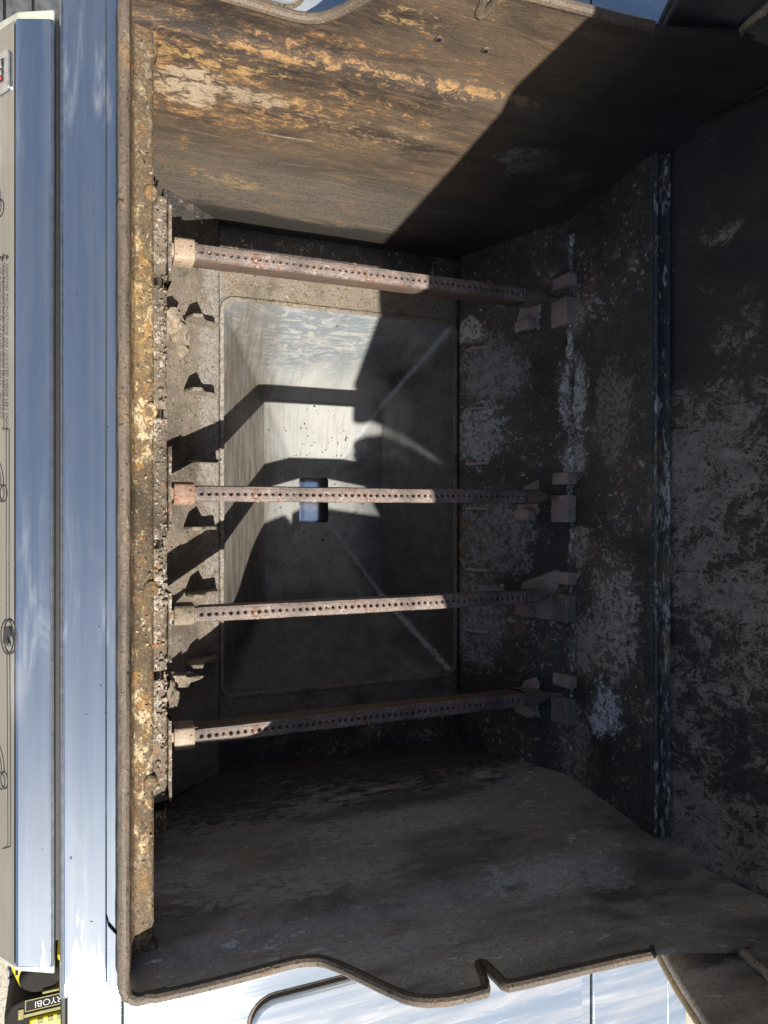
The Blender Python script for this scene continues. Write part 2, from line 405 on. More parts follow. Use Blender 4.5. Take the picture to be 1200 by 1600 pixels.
M['bracket'] = crust('bracket', (0.20, 0.165, 0.155), (0.44, 0.35, 0.31), (0.44, 0.27, 0.21), (0.72, 0.67, 0.64), 0.3, 0.65, 0.60, 0.60, 0.06, 1.5, 0.6, 0.5,
    (1, 1, 1), (), 0.4, 0.35, False, 0.15)


def lid_material():
    t = NT('lid_liner')
    x, y, z = t.xyz()
    big = t.noise(6, 3, 0.62, None, 0.5)
    med = t.noise(34, 5, 0.8, t.mapped((1, 1, 0.8)), 0.7)
    fl = t.noise(150, 4, 0.75, t.mapped((1, 1, 0.8), (2, 5, 1)), 0.8)
    grain = t.noise(1, 3, 0.7, t.mapped((300, 60, 20)))
    w = t.step(y, 0.20, 0.03, -0.03, 0.07)
    k = t.math('ADD', t.math('ADD', t.math('MULTIPLY', big, 0.27), t.math('MULTIPLY', med, 0.40)), t.math('MULTIPLY', fl, 0.33))
    k = t.math('ADD', k, w)
    for c, r in (((0.65, 0.285, 0.20), (0.05, 0.022, 0.03)), ((0.655, 0.20, 0.235), (0.05, 0.03, 0.018)), ((0.65, 0.165, 0.21), (0.05, 0.02, 0.03))):
        k = t.math('ADD', k, t.math('MULTIPLY', t.blob(c, r), 0.07))
    thin = t.step(k, 0.49, 0.57)            # soot worn to a brown haze
    m = t.step(k, 0.545, 0.575)             # bare patches with flaking rims
    grey = t.mix(t.step(grain, 0.35, 0.65), (0.19, 0.168, 0.146), (0.31, 0.278, 0.245))
    grey = t.mix(t.step(fl, 0.52, 0.66), grey, (0.075, 0.068, 0.062))
    soot = t.mix(t.step(big, 0.35, 0.65), (0.032, 0.030, 0.030), (0.060, 0.053, 0.047))
    c = t.mix(t.math('MULTIPLY', thin, 0.6), soot, (0.095, 0.08, 0.068))
    c = t.mix(m, c, grey)
    edge = t.math('MULTIPLY', m, t.step(k, 0.605, 0.575))
    c = t.mix(t.math('MULTIPLY', edge, 0.5), c, (0.34, 0.29, 0.21))
    h = t.math('ADD', t.math('MULTIPLY', m, -0.5), t.math('MULTIPLY', fl, 0.5))
    r = t.math('ADD', 0.42, t.math('MULTIPLY', med, 0.3))
    return t.done(c, r, t.bump(h, 0.7, 0.004), 0.0, 0.45)


M['lid_liner'] = lid_material()


def hopper_material():
    t = NT('tray_metal')
    big = t.noise(9, 3, 0.6, None, 0.6)
    med = t.noise(48, 4, 0.7)
    sw = t.noise(1, 4, 0.75, t.mapped((16, 60, 60), (0, 0, 0), (0.2, 0.5, 0.9)), 2.6)
    sw2 = t.noise(1, 3, 0.7, t.mapped((230, 18, 12), (2, 1, 0), (0, 0, 0.12)), 0.4)
    c = t.mix(t.step(big, 0.3, 0.7), (0.255, 0.26, 0.25), (0.335, 0.335, 0.32))
    up = t.blob((0.27, 0.235, -0.18), (0.17, 0.09, 0.10), big, 0.3)
    c = t.mix(t.math('MULTIPLY', t.math('MULTIPLY', t.step(sw, 0.40, 0.54), up), 0.9), c, (0.135, 0.16, 0.18))
    c = t.mix(t.math('MULTIPLY', t.step(sw2, 0.48, 0.66), 0.40), c, (0.19, 0.185, 0.165))
    # brown grease film on the front slope, shade painted dark over the back and far slopes
    fr = t.blob((0.205, 0.0, -0.22), (0.085, 0.34, 0.2), big, 0.2)
    c = t.mix(t.math('MULTIPLY', fr, t.step(sw2, 0.35, 0.65, 0.55, 0.92)), c, (0.095, 0.072, 0.052))
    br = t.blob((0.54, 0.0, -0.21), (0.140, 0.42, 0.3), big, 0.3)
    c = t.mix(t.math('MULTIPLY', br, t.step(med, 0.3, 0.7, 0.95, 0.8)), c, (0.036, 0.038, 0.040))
    lo = t.blob((0.33, -0.24, -0.22), (0.24, 0.15, 0.16), big, 0.25)
    c = t.mix(t.math('MULTIPLY', lo, t.step(med, 0.3, 0.7, 0.9, 0.65)), c, (0.060, 0.062, 0.062))
    # pale scale along the two back creases
    for a_, b_, w_, st in (((0.505, 0.2495, -0.158), (0.449, 0.149, -0.288), 0.0062, 0.9), ((0.449, 0.149, -0.288), (0.371, 0.036, -0.316), 0.0050, 0.7)):
        sm_ = t.seam(a_, b_, w_, med)
        c = t.mix(t.math('MULTIPLY', sm_, t.step(t.noise(210, 3, 0.7), 0.36, 0.56, 0.35, st)), c, (0.32, 0.36, 0.385))
    # drips and soot specks gathering towards the outlet
    dr = t.blob((0.36, 0.0, -0.31), (0.10, 0.13, 0.10))
    dv = t.math('ADD', t.noise(120, 3, 0.7, t.mapped((1, 1, 1), (1, 6, 2))), t.math('MULTIPLY', dr, 0.05))
    dots = t.step(dv, 0.685, 0.70)
    c = t.mix(t.math('MULTIPLY', dots, 0.92), c, (0.015, 0.014, 0.013))
    rim = t.math('MULTIPLY', t.step(med, 0.52, 0.66), t.blob((0.36, 0.0, -0.32), (0.055, 0.065, 0.05), med, 0.3))
    c = t.mix(t.math('MULTIPLY', rim, 0.75), c, (0.07, 0.05, 0.035))
    r = t.math('ADD', 0.40, t.math('MULTIPLY', sw, 0.3))
    h = t.math('ADD', t.math('MULTIPLY', sw2, 0.3), t.math('MULTIPLY', dots, 0.7))
    return t.done(c, r, t.bump(h, 0.3, 0.0015), 0.0, 0.5)


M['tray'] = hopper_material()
M['tray_crease'] = crust('tray_crease', (0.30, 0.33, 0.36), (0.46, 0.48, 0.50), (0.35, 0.35, 0.35), (0.66, 0.68, 0.70), 0.3, 0.6, 0.62, 0.55, 0.08, 2.5, 0.5, 0.5,
    (1, 1, 1), (), 0.5, 0.35, True, 0.0)
M['foil'] = plain('foil', (0.86, 0.90, 0.94), 0.10, 1.0, grain=0.04)
M['char'] = plain('char', (0.035, 0.028, 0.022), 0.8)
M['crumb'] = crust('crumb', (0.10, 0.08, 0.06), (0.32, 0.26, 0.19), (0.45, 0.28, 0.12), (0.62, 0.55, 0.45), 0.3, 0.6, 0.54, 0.54, 0.05, 3.0, 0.85, 0.6)


def ground_material():
    t = NT('concrete')
    a = t.noise(180, 5, 0.7)
    b = t.noise(3, 5, 0.6)
    c = t.mix(t.step(b, 0.3, 0.7), (0.42, 0.38, 0.31), (0.50, 0.46, 0.38))
    c = t.mix(t.step(a, 0.45, 0.65), c, (0.24, 0.21, 0.17))
    return t.done(c, 0.9, t.bump(a, 0.6, 0.004))


M['concrete'] = ground_material()
M['deck'] = plain('deck', (0.075, 0.078, 0.082), 0.7, grain=0.3, scale=60)
M['cabinet'] = plain('cabinet', (0.10, 0.10, 0.105), 0.5, 0.3)
M['yellow'] = plain('yellow', (0.56, 0.46, 0.0), 0.5, grain=0.06)
M['tool_black'] = plain('tool_black', (0.022, 0.020, 0.018), 0.8, spec=0.2)
M['olive'] = plain('olive', (0.20, 0.175, 0.04), 0.6)
M['white_print'] = plain('white_print', (0.40, 0.40, 0.38), 0.6)
M['tread'] = plain('tread', (0.44, 0.42, 0.43), 0.6)

# ------------------------------------------------------------------ mesh helpers
def tagged(o, label=None, cat=None, group=None, kind=None):
    if label: o['label'] = label
    if cat: o['category'] = cat
    if group: o['group'] = group
    if kind: o['kind'] = kind
    return o


def empty(name, loc, label, cat, group=None):
    o = bpy.data.objects.new(name, None)
    o.empty_display_size = 0.05
    col.objects.link(o)
    o.location = loc
    return tagged(o, label, cat, group)


def link(name, me, parent=None, keep=False, lift=True):
    o = bpy.data.objects.new(name, me)
    col.objects.link(o)
    if parent is not None:
        o.parent = parent
        if not keep:          # mesh is written in place coordinates
            w = Matrix.Translation(parent.location)
            pp = parent.parent
            if pp is not None and parent.type == 'MESH':
                w = Matrix.Identity(4)
            o.matrix_parent_inverse = w.inverted()
    return o


def shade(me, ang=35):
    import bmesh
    bm = bmesh.new()
    bm.from_mesh(me)
    bmesh.ops.recalc_face_normals(bm, faces=bm.faces)
    for f in bm.faces:
        f.smooth = True
    for e in bm.edges:
        if len(e.link_faces) == 2:
            e.smooth = e.calc_face_angle(0) < R(ang)
        else:
            e.smooth = False
    bm.to_mesh(me)
    bm.free()


def mesh(name, vs, fs, mat, parent=None, thick=0.0, bevel=0.0, keep=False, ang=35, seg=2, off=-1, z0=True, recalc=True):
    me = bpy.data.meshes.new(name)
    dz = 0 if keep or not z0 else Z0
    me.from_pydata([(v[0], v[1], v[2] + dz) for v in vs], [], fs)
    me.materials.append(M[mat])
    if recalc:
        shade(me, ang)
    else:
        for p in me.polygons:
            p.use_smooth = True
    o = link(name, me, parent, keep)
    if thick:
        m = o.modifiers.new('thickness', 'SOLIDIFY')
        m.thickness = thick
        m.offset = off
    if bevel:
        m = o.modifiers.new('bevel', 'BEVEL')
        m.width = bevel
        m.segments = seg
        m.limit_method = 'ANGLE'
        m.angle_limit = R(40)
        m.harden_normals = ang < 20
    return o


def box(x0, x1, y0, y1, z0, z1):
    v = [(x, y, z) for x in (x0, x1) for y in (y0, y1) for z in (z0, z1)]
    f = [(0, 1, 3, 2), (4, 6, 7, 5), (0, 4, 5, 1), (2, 3, 7, 6), (0, 2, 6, 4), (1, 5, 7, 3)]
    return v, f


def prism(poly, a, b, axis='y'):
    """closed outline pushed from a to b; axis y: outline is (x, z); axis z: (x, y); axis x: (y, z)"""
    def at(p, t):
        return {'y': (p[0], t, p[1]), 'z': (p[0], p[1], t), 'x': (t, p[0], p[1])}[axis]
    n = len(poly)
    v = [at(p, a) for p in poly] + [at(p, b) for p in poly]
    f = [tuple(range(n)), tuple(range(2 * n - 1, n - 1, -1))]
    f += [(i, (i + 1) % n, n + (i + 1) % n, n + i) for i in range(n)]
    return v, f


def join(*parts):
    vs, fs = [], []
    for v, f in parts:
        k = len(vs)
        vs += v
        fs += [tuple(i + k for i in q) for q in f]
    return vs, fs


def rough_noise(p, s, amp, seed=0.0):
    q = Vector(p) * s + Vector((seed, seed * 1.7, seed * 0.3))
    return amp * (noise.noise(q) + 0.5 * noise.noise(q * 2.3) + 0.25 * noise.noise(q * 5.1))


def grid(fn, nu, nv, amp=0.0, s=60, d=(0, 0, 1), seed=0.0, ends=True):
    vs, fs = [], []
    for i in range(nu + 1):
        for j in range(nv + 1):
            p = fn(i / nu, j / nv)
            if amp:
                k = rough_noise(p, s, amp, seed)
                p = (p[0] + d[0] * k, p[1] + d[1] * k, p[2] + d[2] * k)
            vs.append(p)
    for i in range(nu):
        for j in range(nv):
            a = i * (nv + 1) + j
            fs.append((a, a + 1, a + nv + 2, a + nv + 1))
    return vs, fs


def poly_sweep(profile, y0, y1, ny, amp=0.0, s=60, seed=0.0, sub=4):
    """an (x, z) polyline swept along y, optionally roughened"""
    pts = []
    for a, b in zip(profile[:-1], profile[1:]):
        for k in range(sub):
            t = k / sub
            pts.append((a[0] + (b[0] - a[0]) * t, a[1] + (b[1] - a[1]) * t))
    pts.append(profile[-1])
    vs, fs = [], []
    n = len(pts)
    for i in range(ny + 1):
        y = y0 + (y1 - y0) * i / ny
        for x, z in pts:
            k = rough_noise((x, y, z), s, amp, seed) if amp else 0
            vs.append((x + k * 0.5, y, z + k))
    for i in range(ny):
        for j in range(n - 1):
            a = i * n + j
            fs.append((a, a + 1, a + n + 1, a + n))
    return vs, fs


def rrect(x0, x1, y0, y1, r, n=6):
    out = []
    for cx, cy, a0 in ((x1 - r, y1 - r, 0), (x0 + r, y1 - r, 90), (x0 + r, y0 + r, 180), (x1 - r, y0 + r, 270)):
        for k in range(n + 1):
            a = R(a0 + 90 * k / n)
            out.append((cx + r * math.cos(a), cy + r * math.sin(a)))
    return out


def tube(path, r, n=8, closed=False, flat=1.0):
    vs, fs = [], []
    P = [Vector(p) for p in path]
    for i, p in enumerate(P):
        d = (P[min(i + 1, len(P) - 1)] - P[max(i - 1, 0)]).normalized()
        u = d.cross(Vector((0, 0, 1)))
        if u.length < 1e-4:
            u = Vector((1, 0, 0))
        u.normalize()
        w = u.cross(d)
        for k in range(n):
            a = 2 * math.pi * k / n
            vs.append(tuple(p + u * r * math.cos(a) + w * r * flat * math.sin(a)))
    for i in range(len(P) - 1):
        for k in range(n):
            fs.append((i * n + k, i * n + (k + 1) % n, (i + 1) * n + (k + 1) % n, (i + 1) * n + k))
    fs.append(tuple(range(n - 1, -1, -1)))
    fs.append(tuple((len(P) - 1) * n + k for k in range(n)))
    return vs, fs


def lump(c, r, seed, sub=2, amp=0.35):
    import bmesh
    bm = bmesh.new()
    bmesh.ops.create_icosphere(bm, subdivisions=sub, radius=1)
    vs = []
    for v in bm.verts:
        k = 1 + amp * noise.noise(v.co * 1.6 + Vector((seed, seed * 2.1, -seed)))
        vs.append((c[0] + v.co.x * r[0] * k, c[1] + v.co.y * r[1] * k, c[2] + v.co.z * r[2] * k))
    fs = [tuple(v.index for v in f.verts) for f in bm.faces]
    bm.free()
    return vs, fs


def lettering(name, text, size, origin, right, up, mat, parent, align='LEFT'):
    cu = bpy.data.curves.new(name, 'FONT')
    cu.body = text
    cu.size = size
    cu.align_x = align
    cu.extrude = 0.0001
    tmp = bpy.data.objects.new(name, cu)
    col.objects.link(tmp)
    me = bpy.data.meshes.new_from_object(tmp)
    bpy.data.objects.remove(tmp)
    r, u = Vector(right).normalized(), Vector(up).normalized()
    n = r.cross(u)
    o3 = Vector((origin[0], origin[1], origin[2] + Z0)) + n * 0.0004
    for v in me.vertices:
        v.co = o3 + r * v.co.x + u * v.co.y + n * v.co.z
    me.materials.clear()
    me.materials.append(M[mat])
    me.name = name
    return link(name, me, parent)


# ------------------------------------------------------------------ ground
g = mesh('ground', [(-40, -40, 0), (40, -40, 0), (40, 40, 0), (-40, 40, 0)], [(0, 1, 2, 3)], 'concrete', z0=False)
tagged(g, kind='structure')
dk = mesh('deck', [(-0.42, 0.80, 0.004), (0.28, 0.80, 0.004), (0.28, 1.7, 0.004), (-0.42, 1.7, 0.004)], [(0, 1, 2, 3)], 'black', z0=False)
tagged(dk, kind='structure')
bv, bf = box(0, 0.044, 0, 0.88, 0, 0.02)
board_me = None
for i in range(14):
    if board_me is None:
        o = mesh('deck_board', bv, bf, 'deck', None, bevel=0.002, z0=False)
        board_me = o.data
    else:
        o = bpy.data.objects.new('deck_board', board_me)
        col.objects.link(o)
        m = o.modifiers.new('bevel', 'BEVEL'); m.width = 0.002; m.segments = 2
    o.location = (-0.41 + i * 0.0485, 0.81, 0.006)
    o.parent = dk

# ------------------------------------------------------------------ the grill
grill = empty('gas_grill', (0.30, 0, 0), 'open gas grill with scorched rusty cookbox, stainless side shelves and sooty raised lid', 'grill')

TOP = [(0.040, 0.204), (0.058, 0.207), (0.084, 0.208), (0.110, 0.208), (0.135, 0.207), (0.157, 0.206), (0.170, 0.206), (0.179, 0.208), (0.187, 0.211),
       (0.193, 0.216), (0.199, 0.224), (0.204, 0.231), (0.211, 0.243), (0.218, 0.255), (0.223, 0.264), (0.229, 0.273), (0.234, 0.281), (0.240, 0.287),
       (0.248, 0.292), (0.264, 0.297), (0.280, 0.299), (0.2955, 0.2995), (0.2965, 0.297), (0.3005, 0.288), (0.303, 0.279), (0.305, 0.272),
       (0.307, 0.269), (0.309, 0.268), (0.3115, 0.270), (0.3122, 0.274), (0.3126, 0.285), (0.3130, 0.298), (0.3150, 0.3005), (0.330, 0.302), (0.377, 0.305),
       (0.42, 0.308), (0.45, 0.311), (0.49, 0.314), (0.52, 0.317), (0.55, 0.318), (0.58, 0.318), (0.600, 0.318), (0.617, 0.318), (0.646, 0.318)]
# crease and foot of the side wall: (y, z) rows below the rim
ROWS = [(0.3895, 0.192), (0.3880, 0.180), (0.3830, 0.1725), (0.3790, 0.166), (0.3770, 0.150), (0.3705, 0.080), (0.3630, -0.005), (0.3555, -0.080), (0.3470, -0.185)]


def side_wall(sgn, mat):
    cols = []
    for a, b in zip(TOP[:-1], TOP[1:]):
        n = max(1, int((b[0] - a[0]) / 0.008))
        for k in range(n):
            t = k / n
            cols.append((a[0] + (b[0] - a[0]) * t, a[1] + (b[1] - a[1]) * t))
    cols.append(TOP[-1])
    vs, fs = [], []
    rows = len(ROWS) + 2
    for x, zt in cols:
        line = [(0.390, zt), (0.390, zt - 0.006)] + ROWS
        for j, (y, z) in enumerate(line):
            w = rough_noise((x, y, z), 9, 0.0022, 3 * sgn) if 1 < j else 0
            # shallow pressed dish below the crease
            fl_ = min(1, max(0, (x - 0.465) / 0.13))
            fz = min(1, max(0, (z - 0.02) / 0.16))
            vs.append((x, sgn * (y + w + 0.0225 * fl_ * fz), z if j < 2 else min(z, zt - 0.007 - 0.001 * j)))
    for i in range(len(cols) - 1):
        for j in range(rows - 1):
            a = i * rows + j
            fs.append((a, a + 1, a + rows + 1, a + rows))
    me_faces = fs if sgn > 0 else [f[::-1] for f in fs]
    o = mesh('side_wall', vs, me_faces, mat, grill, recalc=False)
    m = o.modifiers.new('thickness', 'SOLIDIFY'); m.thickness = 0.0048; m.offset = -1
    m = o.modifiers.new('bevel', 'BEVEL'); m.width = 0.0014; m.segments = 2; m.limit_method = 'ANGLE'; m.angle_limit = R(50)
    for p in o.data.polygons:
        p.use_smooth = True
    return o


wall_top = side_wall(1, 'wall_lit')
wall_top['label'] = 'sunlit brown side wall with golden rust film'
wall_bot = side_wall(-1, 'wall_glare')
wall_bot['label'] = 'shaded grey side wall, paled by painted glare'
# screw holes in the sunlit wall
for x, z in ((0.290, 0.230), (0.335, 0.232)):
    ring = [(x + 0.0034 * math.cos(a), z + 0.0034 * math.sin(a)) for a in [2 * math.pi * k / 10 for k in range(10)]]
    mesh('screw', *prism(ring, 0.3885, 0.3915), 'lip', wall_top)
    ring = [(x + 0.0021 * math.cos(a), z + 0.0021 * math.sin(a)) for a in [2 * math.pi * k / 10 for k in range(10)]]
    mesh('screw_socket', *prism(ring, 0.3878, 0.3892), 'black', wall_top)

# front rim lip, rolled round both corners
path = [(0.066, -0.3924, 0.2052)]
for k in range(9):
    a = R(270 - 90 * k / 8)
    path.append((0.047 + 0.0125 * math.cos(a), -0.380 + 0.0125 * math.sin(a), 0.2045))
path += [(0.0345, y / 100, 0.2045 + 0.0004 * math.sin(y * 0.4)) for y in range(-34, 35, 4)]
for k in range(9):
    a = R(180 - 90 * k / 8)
    path.append((0.047 + 0.0125 * math.cos(a), 0.380 + 0.0125 * math.sin(a), 0.2045))
path.append((0.066, 0.3924, 0.2052))
dens = []
for a_, b_ in zip(path[:-1], path[1:]):
    n_ = max(1, int((Vector(b_) - Vector(a_)).length / 0.006))
    dens += [tuple(Vector(a_).lerp(Vector(b_), k / n_)) for k in range(n_)]
dens.append(path[-1])
tv, tf = tube(dens, 0.0046, 10)
tv = [(p[0] + rough_noise(p, 45, 0.00045), p[1], p[2] + rough_noise(p, 60, 0.0005, 3)) for p in tv]
mesh('rolled_rim', tv, tf, 'lip', grill)
for sg, w_ in ((1, wall_top), (-1, wall_bot)):
    side = [(0.050, sg * 0.3915, 0.2045)] + [(x, sg * 0.3924, z - 0.0006) for x, z in TOP[1:37]] + [(0.458, sg * 0.3945, 0.303), (0.462, sg * 0.397, 0.295)]
    mesh('wall_rim', *tube(side, 0.0045, 10), 'lip', w_)

# front wall: drop below the rim, upper ledge, drop, lower wall
prof = [(0.0385, 0.203), (0.0425, 0.172), (0.0450, 0.1665), (0.0585, 0.1635), (0.0605, 0.161), (0.0615, 0.120), (0.0620, 0.050)]
fw = mesh('front_wall', *poly_sweep(prof, -0.386, 0.386, 520, 0.00035, 170, 2.0, 5), 'ledge', grill, recalc=False)
m = fw.modifiers.new('thickness', 'SOLIDIFY'); m.thickness = 0.003; m.offset = -1
fw['label'] = 'gold and brown crusted front ledge'
low = mesh('burner_wall', *poly_sweep([(0.0620, 0.046), (0.074, 0.0), (0.094, -0.088)], -0.330, 0.330, 60, 0.001, 60, 5.0, 6), 'floor', grill, recalc=False)
m = low.modifiers.new('thickness', 'SOLIDIFY'); m.thickness = 0.003; m.offset = -1
# round cast bosses on the upper ledge
for y in (0.362, 0.244, 0.065, -0.082, -0.242, -0.379):
    ring = [(0.0575 + 0.0062 * math.cos(2 * math.pi * k / 20), y + 0.0072 * math.sin(2 * math.pi * k / 20)) for k in range(20)]
    mesh('boss', *prism(ring, 0.150, 0.1662, 'z'), 'ledge', fw, bevel=0.0022, seg=3)
# lower ledge in pieces between the bar slots
cuts = [0.345, 0.206, 0.078, -0.050, -0.178, -0.306, -0.36]
for i in range(len(cuts) - 1):
    a, b = cuts[i] - 0.0045, cuts[i + 1] + 0.0045
    if i == 0: a = 0.290
    if i == len(cuts) - 2: b = -0.332
    nn = max(8, int(abs(a - b) / 0.0018))
    pr = [(0.0615, 0.052), (0.0700, 0.0525), (0.0815, 0.0495), (0.0838, 0.046), (0.0838, 0.030)]
    v, f = poly_sweep(pr, b, a, nn, 0.0011, 160, 9.0 + i, 4)
    # bite the ends so the slots taper
    o = mesh('ledge_piece', v, f, 'ledge_low' if i < 5 else 'ledge', fw, recalc=False)
    m = o.modifiers.new('thickness', 'SOLIDIFY'); m.thickness = 0.003; m.offset = -1
# upright burner flanges against the front wall
for y0, y1 in ((0.206, 0.280), (-0.038, 0.045), (-0.165, -0.098), (-0.300, -0.222)):
    v, f = poly_sweep([(0.0848, 0.010), (0.0848, 0.057), (0.0872, 0.057), (0.0872, 0.010)], y0, y1, 34, 0.0006, 140, y0 * 9, 3)
    mesh('burner_flange', v, f, 'ledge_low', fw, recalc=False)
# crusty bar ends poking out of two slots
for c, r, sd in (((0.108, 0.188, -0.078), (0.017, 0.017, 0.012), 3.0), ((0.099, 0.199, -0.060), (0.011, 0.013, 0.010), 4.0), ((0.118, 0.172, -0.100), (0.008, 0.008, 0.006), 6.0),
                 ((0.100, -0.190, 0.02), (0.018, 0.0075, 0.006), 5.0), ((0.090, -0.203, 0.03), (0.006, 0.014, 0.008), 8.0)):
    mesh('grease_crust', *lump(c, r, sd, 3, 0.7), 'crumb', fw)

# floor: front slope, plate round the tray opening, back slope
v, f = grid(lambda u, w: (0.094 + 0.074 * u, -0.352 + 0.654 * w, -0.086 - 0.064 * u), 26, 180, 0.0007, 150, (0.5, 0, 0.8), 1.0)
fl = mesh('floor_slope', v, f, 'floor', grill, recalc=False)
m = fl.modifiers.new('thickness', 'SOLIDIFY'); m.thickness = 0.003; m.offset = -1
v, f = grid(lambda u, w: (0.094 + 0.074 * u, 0.302 + 0.054 * w, -0.086 - 0.064 * u), 20, 14, 0.0006, 150, (0.5, 0, 0.8), 1.0)
o = mesh('floor_corner_shade', v, f, 'rear_soot_shade', grill, recalc=False)  # dark corner patch painted in place of the burner's shadow
m = o.modifiers.new('thickness', 'SOLIDIFY'); m.thickness = 0.003; m.offset = -1
for sg in (1, -1):
    v, f = grid(lambda u, w: (0.166 + 0.354 * u, sg * (0.300 + 0.052 * w), -0.1545 - 0.004 * w), 60, 8, 0.0007, 140, (0, 0, 1), 2.0)
    mesh('floor_edge_shade', v, f, 'rear_soot_shade', grill, recalc=False)  # dark strips standing in for the shade along the wall foot
fl['label'] = 'pale ash covered floor slope in sun'
inner = rrect(0.173, 0.511, -0.256, 0.256, 0.016, 6)
outer = rrect(0.160, 0.524, -0.350, 0.350, 0.002, 6)
n = len(inner)
vs = [(x, y, -0.1520) for x, y in inner] + [(x, y, -0.1640) for x, y in outer]
fs = [(i, (i + 1) % n, n + (i + 1) % n, n + i) for i in range(n)]
o = mesh('floor_plate', vs, fs, 'floor', grill)
m = o.modifiers.new('thickness', 'SOLIDIFY'); m.thickness = 0.003; m.offset = -1
v, f = grid(lambda u, w: (0.517 + 0.083 * u, -0.364 + 0.728 * w, -0.148 + 0.148 * u + 0.004 * math.sin(u * 3.1)), 40, 170, 0.0009, 110, (-0.7, 0, 0.6), 6.0)
o = mesh('floor_slope', v, f, 'rear_soot_shade', grill, recalc=False)
m = o.modifiers.new('thickness', 'SOLIDIFY'); m.thickness = 0.003; m.offset = -1
o['label'] = 'sooty back slope with white ash patches'
v, f = grid(lambda u, w: (0.600 + 0.015 * u, -0.410 + 0.820 * w, -0.004 + 0.140 * u), 30, 190, 0.0008, 110, (-1, 0, 0), 8.0)
o = mesh('back_wall', v, f, 'rear_soot_shade', grill, recalc=False)
m = o.modifiers.new('thickness', 'SOLIDIFY'); m.thickness = 0.003; m.offset = -1
bw = o
pth = [(0.5985 + 0.0025 * noise.noise(Vector((y / 40, 3, 1))), y / 1000, 0.004 + 0.004 * noise.noise(Vector((y / 30, 1, 7)))) for y in range(-330, 345, 4)]
tv, tf = tube(pth, 0.0046, 9)
tv = [(p[0] + rough_noise(p, 110, 0.0030), p[1], p[2] + rough_noise(p, 75, 0.0042, 6)) for p in tv]
mesh('ash_crust', tv, tf, 'ash_line', bw)
v, f = poly_sweep([(0.6130, 0.133), (0.6140, 0.1385), (0.6160, 0.1400), (0.6190, 0.1385), (0.6260, 0.1385), (0.6300, 0.1400), (0.6330, 0.1420), (0.6345, 0.1395), (0.6345, 0.12)], -0.410, 0.410, 220, 0.0004, 120, 4.0, 3)
mesh('back_rim', v, f, 'rim_soot', grill, recalc=False)

lp = [(p[0], p[1], -0.1512) for p in rrect(0.1735, 0.5105, -0.2555, 0.2555, 0.016, 6)]
lp2 = []
for a_, b_ in zip(lp, lp[1:] + lp[:1]):
    n_ = max(1, int((Vector(b_) - Vector(a_)).length / 0.004))
    lp2 += [tuple(Vector(a_).lerp(Vector(b_), k / n_)) for k in range(n_)]
lp2.append(lp2[0])
tv, tf = tube(lp2, 0.0030, 8, flat=0.7)
tv = [(p[0] + rough_noise(p, 130, 0.0009), p[1] + rough_noise(p, 130, 0.0009, 2), p[2] + rough_noise(p, 90, 0.0007, 5)) for p in tv]
mesh('opening_lip', tv, tf, 'floor', grill)
# stepped bar supports standing on the front slope
tab = [(0.120, -0.112), (0.122, -0.098), (0.128, -0.080), (0.139, -0.078), (0.146, -0.104), (0.150, -0.108), (0.160, -0.114), (0.163, -0.119), (0.166, -0.152)]
for i, y in enumerate((0.211, 0.125, 0.044, -0.038, -0.117, -0.199)):
    k = random.uniform(-0.002, 0.002)
    tv, tf = prism([(x + k, z) for x, z in tab], y - 0.0022, y + 0.0022)
    mesh('bar_support', tv, tf, 'floor', fl, bevel=0.001)
tabr = [(0.518, -0.150), (0.520, -0.118), (0.536, -0.102), (0.545, -0.104), (0.547, -0.108)]
for y in (0.214, 0.128, 0.050, -0.014, -0.101, -0.188):
    mesh('bar_support', *prism(tabr, y - 0.002, y + 0.002), 'bracket', o, bevel=0.001)

# brackets on the back slope that carry the burner ends
for y in (0.259, 0.002, -0.128, -0.262):
    pl = [(0.556, y - 0.016), (0.575, y - 0.033), (0.601, y - 0.035), (0.601, y + 0.034), (0.588, y + 0.032), (0.562, y + 0.014)]
    vv = [(px, py, -0.060 + (px - 0.556) * 1.30 + 0.0) for px, py in pl]
    b = mesh('burner_bracket', vv, [tuple(range(6))], 'bracket', bw, thick=0.003, off=1)
    b2 = mesh('bracket_block', *box(0.5840, 0.6060, y - 0.034, y + 0.001, -0.03, 0.0120), 'bracket', bw, bevel=0.0015)
    b3 = mesh('bracket_block', *box(0.5850, 0.6060, y + 0.015, y + 0.031, -0.03, 0.0140), 'bracket', bw, bevel=0.0015)
    b4 = mesh('bracket_stub', *box(0.557, 0.571, y - 0.032, y - 0.017, -0.075, -0.036), 'bracket', bw, bevel=0.002)
    ring = [(0.564 + 0.004 * math.cos(2 * math.pi * k / 8), y - 0.0245 + 0.004 * math.sin(2 * math.pi * k / 8)) for k in range(8)]
    mesh('bolt', *prism(ring, -0.037, -0.0335, 'z'), 'bracket', bw, bevel=0.0008)

# ash and grease crumbs over the front ledges and floor
cv, cf = [], []
for i in range(900):
    t = random.random()
    if t < 0.55:
        u = random.random(); y = random.uniform(-0.18, 0.32)
        p = (0.096 + 0.07 * u, y, -0.086 - 0.062 * u); r = random.uniform(0.0004, 0.0014)
    elif t < 0.93:
        p = (random.uniform(0.066, 0.083), random.uniform(-0.30, 0.285), 0.052); r = random.uniform(0.0005, 0.0020)
    else:
        p = (random.uniform(0.044, 0.059), random.uniform(-0.38, 0.36), 0.1655); r = random.uniform(0.0004, 0.0015)
    v, f = lump(p, (r * random.uniform(0.7, 1.6), r * random.uniform(0.7, 1.6), r * 0.7), i * 0.37, 1, 0.9)
    k = len(cv)
    cv += v
    cf += [tuple(q + k for q in ff) for ff in f]
tagged(mesh('crumbs', cv, cf, 'crumb', grill, recalc=False), kind='stuff')

